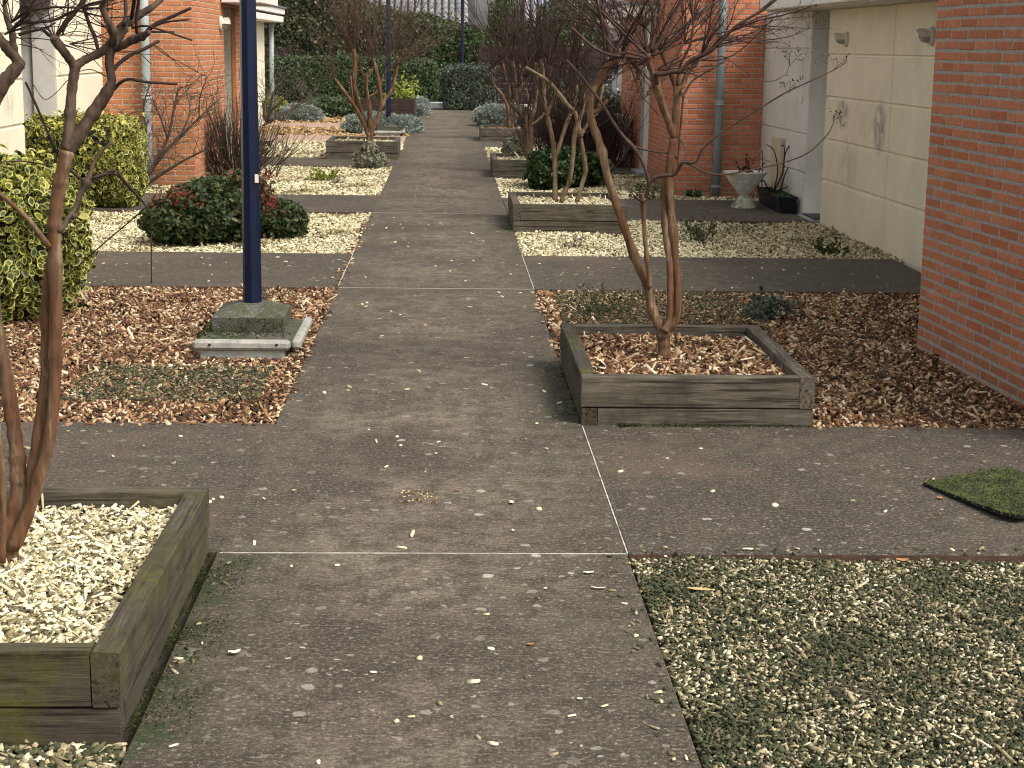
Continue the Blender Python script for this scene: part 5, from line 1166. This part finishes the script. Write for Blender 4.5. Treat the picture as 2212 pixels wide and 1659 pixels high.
silver(-.75, 32.0, .10, .28, .5, .20, 2600, 'silver grey tuft spilling towards the path right of the second lamp post')
silver(.95, 34.9, .16, .42, .5, .27, 5000, 'silver grey bush on the right edge of the path')
silver(1.35, 35.6, .18, .40, .5, .24, 4000, 'silver grey bush behind the farthest right planter')
silver(-3.1, 35.9, .12, .45, .4, .24, 3500, 'silver grey mound beside the pale far wall')
silver(-.60, 39.5, .16, .20, .6, .26, 1800, 'silver grey tuft right of the brown board planter')
bush('boxwood_hedge', [(-2.55, 38.2, .18, .62, .5, .25, 4)], 5000, .05, 'hedge', 'low dark green hedge left of the brown board planter', 'hedge', shape='dia', jitter=.9, f=.85, loc=(-2.55, 38.2, 0))
bush('green_shrub', [(-3.75, 36.6, .2, .35, .4, .3, 2.2)], 1800, .05, 'lime', 'yellow green bush at the foot of the pale far wall', shape='dia', jitter=.9, f=.7, loc=(-3.75, 36.6, 0))
bush('cube_hedge', [(.55, 43.9, .53, .66, .72, .57, 12)], 19000, .05, 'hedge_cube', 'clipped square hedge closing the end of the path', 'hedge', jitter=.9, shape='dia', width=.4, f=.92, depth=.12, loc=(.55, 43.9, 0))
bush('clipped_hedge', [(-2.6, 47.4, .60, 2.35, .55, .66, 7)], 32000, .065, 'hedge', 'long clipped green hedge across the far end of the path', 'hedge', jitter=.9, shape='dia', width=.4, f=.9, depth=.15, loc=(-2.6, 47.4, 0))
bush('tall_hedge', [(-4.3, 50.2, 1.5, 2.1, .9, 2.1, 4), (-2.4, 50.4, 1.25, 1.4, .8, 1.45, 3.4), (-.8, 50.6, 1.2, 1.5, .8, 1.25, 3)], 54000, .10, 'hedge_olive', 'tall dark laurel hedge behind the clipped hedge', 'hedge', jitter=.95, shape='dia', width=.4, f=.9, depth=.2, loc=(-3, 50.3, 0),
     tintf=lambda P, t: t*.95)
bush('ivy_mass', [(.55, 48.6, .95, .85, .4, 1.15, 3.2), (.9, 48.3, 1.2, .6, .35, .6, 2.6)], 9000, .075, 'ivy', 'bright ivy climbing over the end of the board fence', 'ivy', jitter=.8, shape='dia', f=.88, loc=(.55, 48.6, 0))
bush('evergreen_tree', [(3.6, 50.5, 1.4, 1.1, 1, 1.7, 2.6)], 9000, .08, 'hedge', 'dark evergreen tree rising behind the board fence at right', 'tree', jitter=.95, shape='dia', f=.8, loc=(3.6, 50.5, 0), corename='trunk')
bush('evergreen_tree', [(1.7, 52.5, 1.9, .55, .5, 1.3, 2.0), (2.3, 52.5, 1.5, .6, .5, .9, 2.0)], 4500, .07, 'ivy', 'light green conifer tips showing above the board fence', 'tree', jitter=.95, shape='dia', f=.7, loc=(1.7, 52.5, 0), corename='trunk')
bush('evergreen_shrub', [(2.35, 25.9, .45, .35, .6, .55, 2.4)], 4200, .06, 'hedge_cube', 'grey green bush behind the maroon bush at the right house corner', jitter=.9, shape='dia', f=.7, loc=(2.35, 25.9, 0))
bush('evergreen_shrub', [(2.35, 31.0, .35, .75, .9, .42, 2.6)], 4500, .07, 'hedge', 'dark green shrub deep in the right bed beyond the maroon bush', jitter=.9, shape='dia', f=.8, loc=(2.35, 31, 0))
bush('evergreen_shrub', [(2.6, 34.5, .4, .8, 1.2, .5, 2.6)], 4500, .07, 'hedge_olive', 'broad olive green shrub in front of the low white wall', jitter=.9, shape='dia', f=.8, loc=(2.6, 34.5, 0))
# laurel with yellow leaves hanging beside the pale house, lime shrub
t = Tree('lime_shrub', (868, 220), 40.0, 'tall yellow green leafy shrub behind the brown board planter', 'shrub', crown='twig_grey')
pts = []
for _ in range(26):
    d = np.array([rng.normal(.12, .35), rng.normal(0, .3), 1.0]); t.twig((rng.normal(0, .05), 0, 0), d, rng.uniform(.5, .95), .005, .12, 0, 4, 1, 6, .6)
V = np.concatenate(t.cr.v); sel = V[rng.integers(0, len(V), 900)]; sel = sel[sel[:, 2] > .25]+rng.normal(0, .03, (len(sel[sel[:, 2] > .25]), 3))
link('foliage', leaf_mesh('foliage', sel, np.tile([0, -.6, .8], (len(sel), 1)), .07, 'lime', None, .35, .8), t.root); t.done()
# big far trees closing the view
def crown_tree(x, y, h, r, label, n=6000, mat='hedge'):
    root = empty('broadleaf_tree', (x, y, 0), label, 'tree', 'trees beyond the houses')
    MB().tube([(0, 0, -.1), (.05, 0, h*.3), (0, .1, h*.6), (.1, 0, h*.9)], [.22, .17, .12, .05], 8).build('trunk', 'bark_tan', root, True)
    bl = [(rng.normal(0, r*.4), rng.normal(0, r*.3), h*rng.uniform(.45, .95), r*rng.uniform(.35, .6), r*.5, h*rng.uniform(.12, .22), 2) for _ in range(9)]
    P, N = lump_points(n, bl, .8); link('crown', leaf_mesh('crown', P, N, .16, mat, None, .4, 1.0, shape='dia'), root)
crown_tree(-7.5, 58, 6, 2.6, 'broad green tree beyond the left far house')
crown_tree(7.5, 60, 6, 2.6, 'broad green tree beyond the right far house')

# ------------------------------------------------------------------ weeds in the beds
def weed(px, py, Y, n, L, mat, label, lf=.014, nl=260, spread=.6, stem='twig_grey', r=.0012, wd=.3):
    if Y > 7: lf, nl, r, L, n = lf*1.35, int(nl*2.0), .0020, L*1.15, int(n*1.4)
    t = Tree('weed', (px, py), Y, label, 'weed', 'weeds among the chips', crown=stem)
    for _ in range(n):
        d = rng.normal(0, spread, 3); d[2] = 1; t.twig((rng.normal(0, L*.3), rng.normal(0, L*.3), -.04), d, L*rng.uniform(.5, 1.1), r, .15, 0, 3, 1, 5, .7)
    if nl:
        V = np.concatenate(t.cr.v); sel = V[rng.integers(0, len(V), nl)]+rng.normal(0, .004, (nl, 3))
        link('foliage', leaf_mesh('foliage', sel, np.tile([0, -.3, .8], (len(sel), 1)), lf, mat, None, wd, 1.0, shape='dia'), t.root)
    t.done()
weed(1300, 690, 10.2, 22, .16, 'weed', 'sparse green weed behind the right planter', .012, 500)
weed(1665, 690, 10.1, 26, .17, 'weed_blue', 'bluish leafy weed in the brown chips left of the brick wall', .022, 800)
weed(1905, 850, 8.2, 14, .09, 'weed_dead', 'grey dried weed near the foot of the brick wall', .008, 160)
weed(1290, 640, 10.9, 8, .11, 'weed', 'wispy stems by the path corner in the brown bed', .008, 120, spread=.3)
weed(1500, 520, 14.3, 26, .22, 'weed', 'bushy weed in the pale chips behind the tall bare tree', .014, 700)
weed(1590, 500, 14.9, 12, .15, 'weed', 'thin weed in the pale bed before the urn slab', .010, 240, spread=.4)
weed(1790, 545, 13.5, 16, .14, 'weed', 'green weed near the foot of the cream wall', .018, 380)
weed(1235, 530, 13.8, 16, .13, 'weed_dead', 'grey scrubby weed in front of the second right planter', .008, 200)
weed(1410, 415, 18.4, 18, .26, 'weed', 'green yellow weed before the right brick corner', .018, 600)
weed(580, 645, 10.7, 14, .12, 'weed_dead', 'wispy grey weed behind the nearest lamp post', .006, 160, spread=.4)
weed(480, 835, 7.9, 10, .06, 'weed_dead', 'small grey lichen like weed in the left brown bed', .010, 200)
weed(180, 660, 10.3, 9, .05, 'shinygreen', 'dark leafy seedling in the left brown bed', .03, 60)
weed(700, 390, 20.4, 22, .16, 'lime', 'yellow green weed in the pale bed left of the path', .022, 500)
weed(730, 395, 20.0, 12, .12, 'weed_dead', 'grey weed beside the yellow green one', .012, 240)
weed(1850, 1490, 4.05, 26, .085, 'weed_dead', 'grey twiggy weed in the mulch at the bottom right', .005, 200, spread=.9, r=.0007)
weed(1690, 1570, 3.8, 14, .06, 'weed_dead', 'pale spidery weed left in the bottom right mulch', .004, 120, spread=1.0, r=.0007)
weed(1780, 1400, 4.3, 10, .05, 'weed', 'dark green seedlings in the bottom right mulch', .010, 220, spread=.9, r=.0006)
weed(1990, 1420, 4.25, 10, .05, 'weed_dead', 'faint grey weed at the right of the bottom right mulch', .005, 80, spread=.9, r=.0006)
weed(1500, 415, 18.55, 6, .09, 'ivy', 'ivy leaves climbing at the foot of the right brick corner', .05, 26, spread=.4, wd=.5)
weed(360, 1440, 4.15, 10, .03, 'ivy', 'tiny bright seedling at the foot of the foreground planter', .012, 140, spread=.9, r=.0006)

# ------------------------------------------------------------------ urn, trough, mat, leaves
v = empty('urn', (3.07, 17.35, 0), 'hourglass shaped concrete urn with a mossy foot on the slab', 'urn')
def sqr(r, z, p=3.2, k=24):
    out = []
    for j in range(k):
        t = 2*math.pi*(j+.5)/k; c_, s_ = math.cos(t), math.sin(t); q = r/(abs(c_)**p+abs(s_)**p)**(1/p); out.append((q*c_, q*s_, z))
    return out
def sq_lathe(prof, name, mat, par, capb=True, rot=0):
    k = 24; V = []
    for (r, z) in prof: V += sqr(r, z)
    n = len(prof); F = [(i*k+j, i*k+(j+1) % k, (i+1)*k+(j+1) % k, (i+1)*k+j) for i in range(n-1) for j in range(k)]
    if capb: F.append(tuple(range(k))[::-1])
    F.append(tuple((n-1)*k+j for j in range(k)))
    return MB().add(V, F).build(name, mat, par, False, rotz=rot)
sq_lathe([(.122, 0), (.122, .012), (.105, .035), (.058, .115), (.050, .135)], 'foot', 'vasemoss', v, rot=.3)
sq_lathe([(.050, .1355), (.062, .15), (.12, .23), (.185, .335), (.20, .352), (.205, .362), (.205, .372), (.190, .374), (.175, .35), (.1, .33)], 'bowl', 'vase', v, rot=.3)
t = Tree('potted_plant', (1612, 362), 17.35, 'dark red leafed seedling growing in the concrete urn', 'plant', crown='twig'); t.root.location.z = .33
for _ in range(12):
    d = rng.normal(0, .4, 3); d[2] = 1; t.twig((rng.normal(0, .04), rng.normal(0, .04), 0), d, rng.uniform(.1, .26), .0018, .12, 0, 3, 0, 5)
V = np.concatenate(t.cr.v); sel = V[rng.integers(0, len(V), 130)]; link('foliage', leaf_mesh('foliage', sel, np.tile([0, -.4, .6], (len(sel), 1)), .035, 'redleaf', None, .4, 1.0), t.root); t.done()

tr = empty('window_trough', (3.40, 17.25, 0), 'black plastic trough of bare rose stems standing along the grey wall', 'planter')
x0, x1, y0, y1 = 3.31, 3.49, 16.72, 17.92
V = [(x0+.025, y0+.03, 0.0), (x1-.025, y0+.03, 0.0), (x1-.025, y1-.03, 0.0), (x0+.025, y1-.03, 0.0), (x0, y0, .15), (x1, y0, .15), (x1, y1, .15), (x0, y1, .15)]
MB().add([rel(tr, p) for p in V], [(3, 2, 1, 0), (0, 1, 5, 4), (1, 2, 6, 5), (2, 3, 7, 6), (3, 0, 4, 7)]).build('body', 'black', tr)
rim = MB()
for a, b in (((x0-.012, y0-.012, .15), (x1+.012, y0+.01, .168)), ((x0-.012, y1-.01, .15), (x1+.012, y1+.012, .168)), ((x0-.012, y0+.0105, .15), (x0+.008, y1-.0105, .168)), ((x1-.008, y0+.0105, .15), (x1+.012, y1-.0105, .168))): rim.box(rel(tr, a), rel(tr, b), .003)
rim.build('rim', 'black', tr); part_box(tr, 'soil', (x0+.02, y0+.02, .1), (x1-.02, y1-.02, .14), 'earth')
P = rng.uniform(-1, 1, (900, 3))*[.08, .55, .012]+[0, .05, .15]; link('weeds', leaf_mesh('weeds', P, np.tile([0, 0, 1.], (900, 1)), .03, 'ivy', None, .3, 1.0, shape='dia'), tr)
t = Tree('rose_bush', (1670, 412), 17.3, 'bare thorny stems rising from the black trough', 'plant', crown='twig'); t.root.location.z = 0
for c_ in ([(1640, 412, 1.6), (1636, 380, 1.4), (1652, 350, 1.2)], [(1672, 412, 2), (1690, 375, 1.8), (1697, 330, 1.5), (1720, 290, 1.2), (1727, 245, 1)], [(1672, 410, 1.8), (1680, 370, 1.6), (1672, 325, 1.2), (1655, 312, 1)], [(1685, 412, 1.8), (1693, 385, 1.4), (1703, 360, 1.2)], [(1680, 412, 1.4), (1700, 404, 1.3), (1706, 392, 1)], [(1660, 412, 1.6), (1650, 390, 1.4), (1640, 395, 1)], [(1694, 350, 1.2), (1694, 318, 1.2), (1688, 314, 1.8)], [(1646, 412, 1.2), (1647, 345, 1), (1646, 325, 1.4)]):
    t.chain(c_, thick=False, k=5, dy2=.1)
t.fan((0, 0, .14), 26, .16, .0022, (-.2, 0, 1), .7, 0, 1, .15); t.done()

# moss-grown mat lying at the right edge of the near side slab, corner curled up
mm = empty('mossy_mat', (1.95, 5.75, 0), 'moss covered rubber mat with a curled corner at the right edge', 'mat')
A = np.array([1.80, 6.08]); nx, ny = 26, 20; V = []
def matpt(u, v):
    # u along the front-left edge, v along the far edge
    a = A+u*np.array([.165, -.54])+v*np.array([.40, .25]); z = .006
    near = max(0, (u-.45)/.55); z += .06*near**2*(.35+.65*v)+.012*math.sin(v*7+u*3)*u+.008
    return a, z
for i in range(nx+1):
    for j in range(ny+1):
        u, v_ = i/nx, j/ny
        a, z = matpt(u, v_)
        r = .12; # rounded corners
        du = max(0, u-(1-r))/r; dv = max(0, r-v_)/r
        if du > 0 and dv > 0 and du*du+dv*dv > 1:
            s_ = 1/math.sqrt(du*du+dv*dv); a, z = matpt(1-r+du*s_*r, r-dv*s_*r)
        V.append((a[0]-1.95, a[1]-5.75, z))
F = [(i*(ny+1)+j, (i+1)*(ny+1)+j, (i+1)*(ny+1)+j+1, i*(ny+1)+j+1) for i in range(nx) for j in range(ny)]
MB().add(V, F).build('moss_top', 'mossmat', mm, True)
V2 = [(x, y, z-.012) for (x, y, z) in V]; ring = [i*(ny+1) for i in range(nx+1)]+[nx*(ny+1)+j for j in range(1, ny+1)]+[i*(ny+1)+ny for i in range(nx-1, -1, -1)]+[j for j in range(ny-1, 0, -1)]
nV = len(V); F2 = [tuple(f[::-1]) for f in F]
mb = MB().add(V2, F2); mb.add([V[i] for i in ring]+[V2[i] for i in ring], [(k, (k+1) % len(ring), len(ring)+(k+1) % len(ring), len(ring)+k)[::-1] for k in range(len(ring))])
mb.v[1][:, 2] -= .001; mb.build('rubber_sheet', 'matrubber', mm)
P = np.array(V)[rng.integers(0, len(V), 2600)]+rng.normal(0, .012, (2600, 3))*[1, 1, .06]; P[:, 2] += .001
link('moss', leaf_mesh('moss', P, np.tile([0, 0, 1.], (len(P), 1)), 0.008, 'moss', rng.uniform(.1, 1, len(P)), .4, 1.1, shape='dia'), mm)['kind'] = 'stuff'

# fallen leaves and splinters on the path, each its own thing
M['paleleaf'] = mat_simple('bleached_leaf', (.62, .60, .50), .7, .2, 60); M['orangeleaf'] = mat_simple('orange_bark_flake', (.36, .17, .07), .8, .3, 60); M['splinter'] = mat_simple('wood_splinter', (.55, .36, .16), .8, .4, 30)
def flake(px, py, L, W, mat, label, name='fallen_leaf', cat='leaf', curl=.4, rz=0):
    p = at(px, py, 5); d = p-Vector((0, 0, 1.6)); q = Vector((0, 0, 1.6))+d*(1.6/-d.z if True else 1)
    V = []; n = 7
    for i in range(n):
        u = i/(n-1)*2-1; w = W*(1-u*u*.85)**.5*(1+.15*math.sin(i*4))
        for s_ in (-1, 0, 1): V.append((u*L/2, s_*w/2, .004+curl*L*.18*u*u+abs(s_)*curl*W*.35))
    F = [(i*3+j, (i+1)*3+j, (i+1)*3+j+1, i*3+j+1) for i in range(n-1) for j in range(2)]
    V2 = [(x, y, z-.0015) for x, y, z in V]
    MBo = MB().add(V, F).add(V2, [f[::-1] for f in F]); return tag(MBo.build(name, mat, None, True, loc=(q.x, q.y, 0), rotz=rz), label, cat, 'fallen leaves and flakes on the path')
flake(1272, 1240, .034, .016, 'paleleaf', 'curled white leaf on the path just below the joint line', rz=.2)
flake(1293, 1273, .045, .010, 'paleleaf', 'thin cream leaf strip lying below the curled white leaf', rz=-.1)
flake(507, 1415, .034, .020, 'paleleaf', 'torn white leaf on the path beside the foreground planter', curl=.8, rz=.4)
flake(1252, 1512, .014, .010, 'paleleaf', 'small white pebble like flake near the bottom of the path', curl=.2)
flake(988, 1062, .020, .012, 'orangeleaf', 'orange bark flake right of the crumb heap on the path', rz=.2)
flake(1146, 1395, .020, .013, 'orangeleaf', 'brown bark flake in the lower middle of the path', rz=.4)
flake(2030, 1078, .022, .028, 'orangeleaf', 'pinkish bark flake on the slab beside the mossy mat', curl=.2)
o = flake(1512, 1272, .075, .022, 'splinter', 'long tan wood splinter lying on the bottom right mulch', 'wood_splinter', 'splinter', .05, -.25); o.location.z = -.004
o = flake(1950, 1215, .04, .03, 'orangeleaf', 'reddish curled leaf at the slab edge above the bottom right mulch', curl=.5); o.location.z = 0
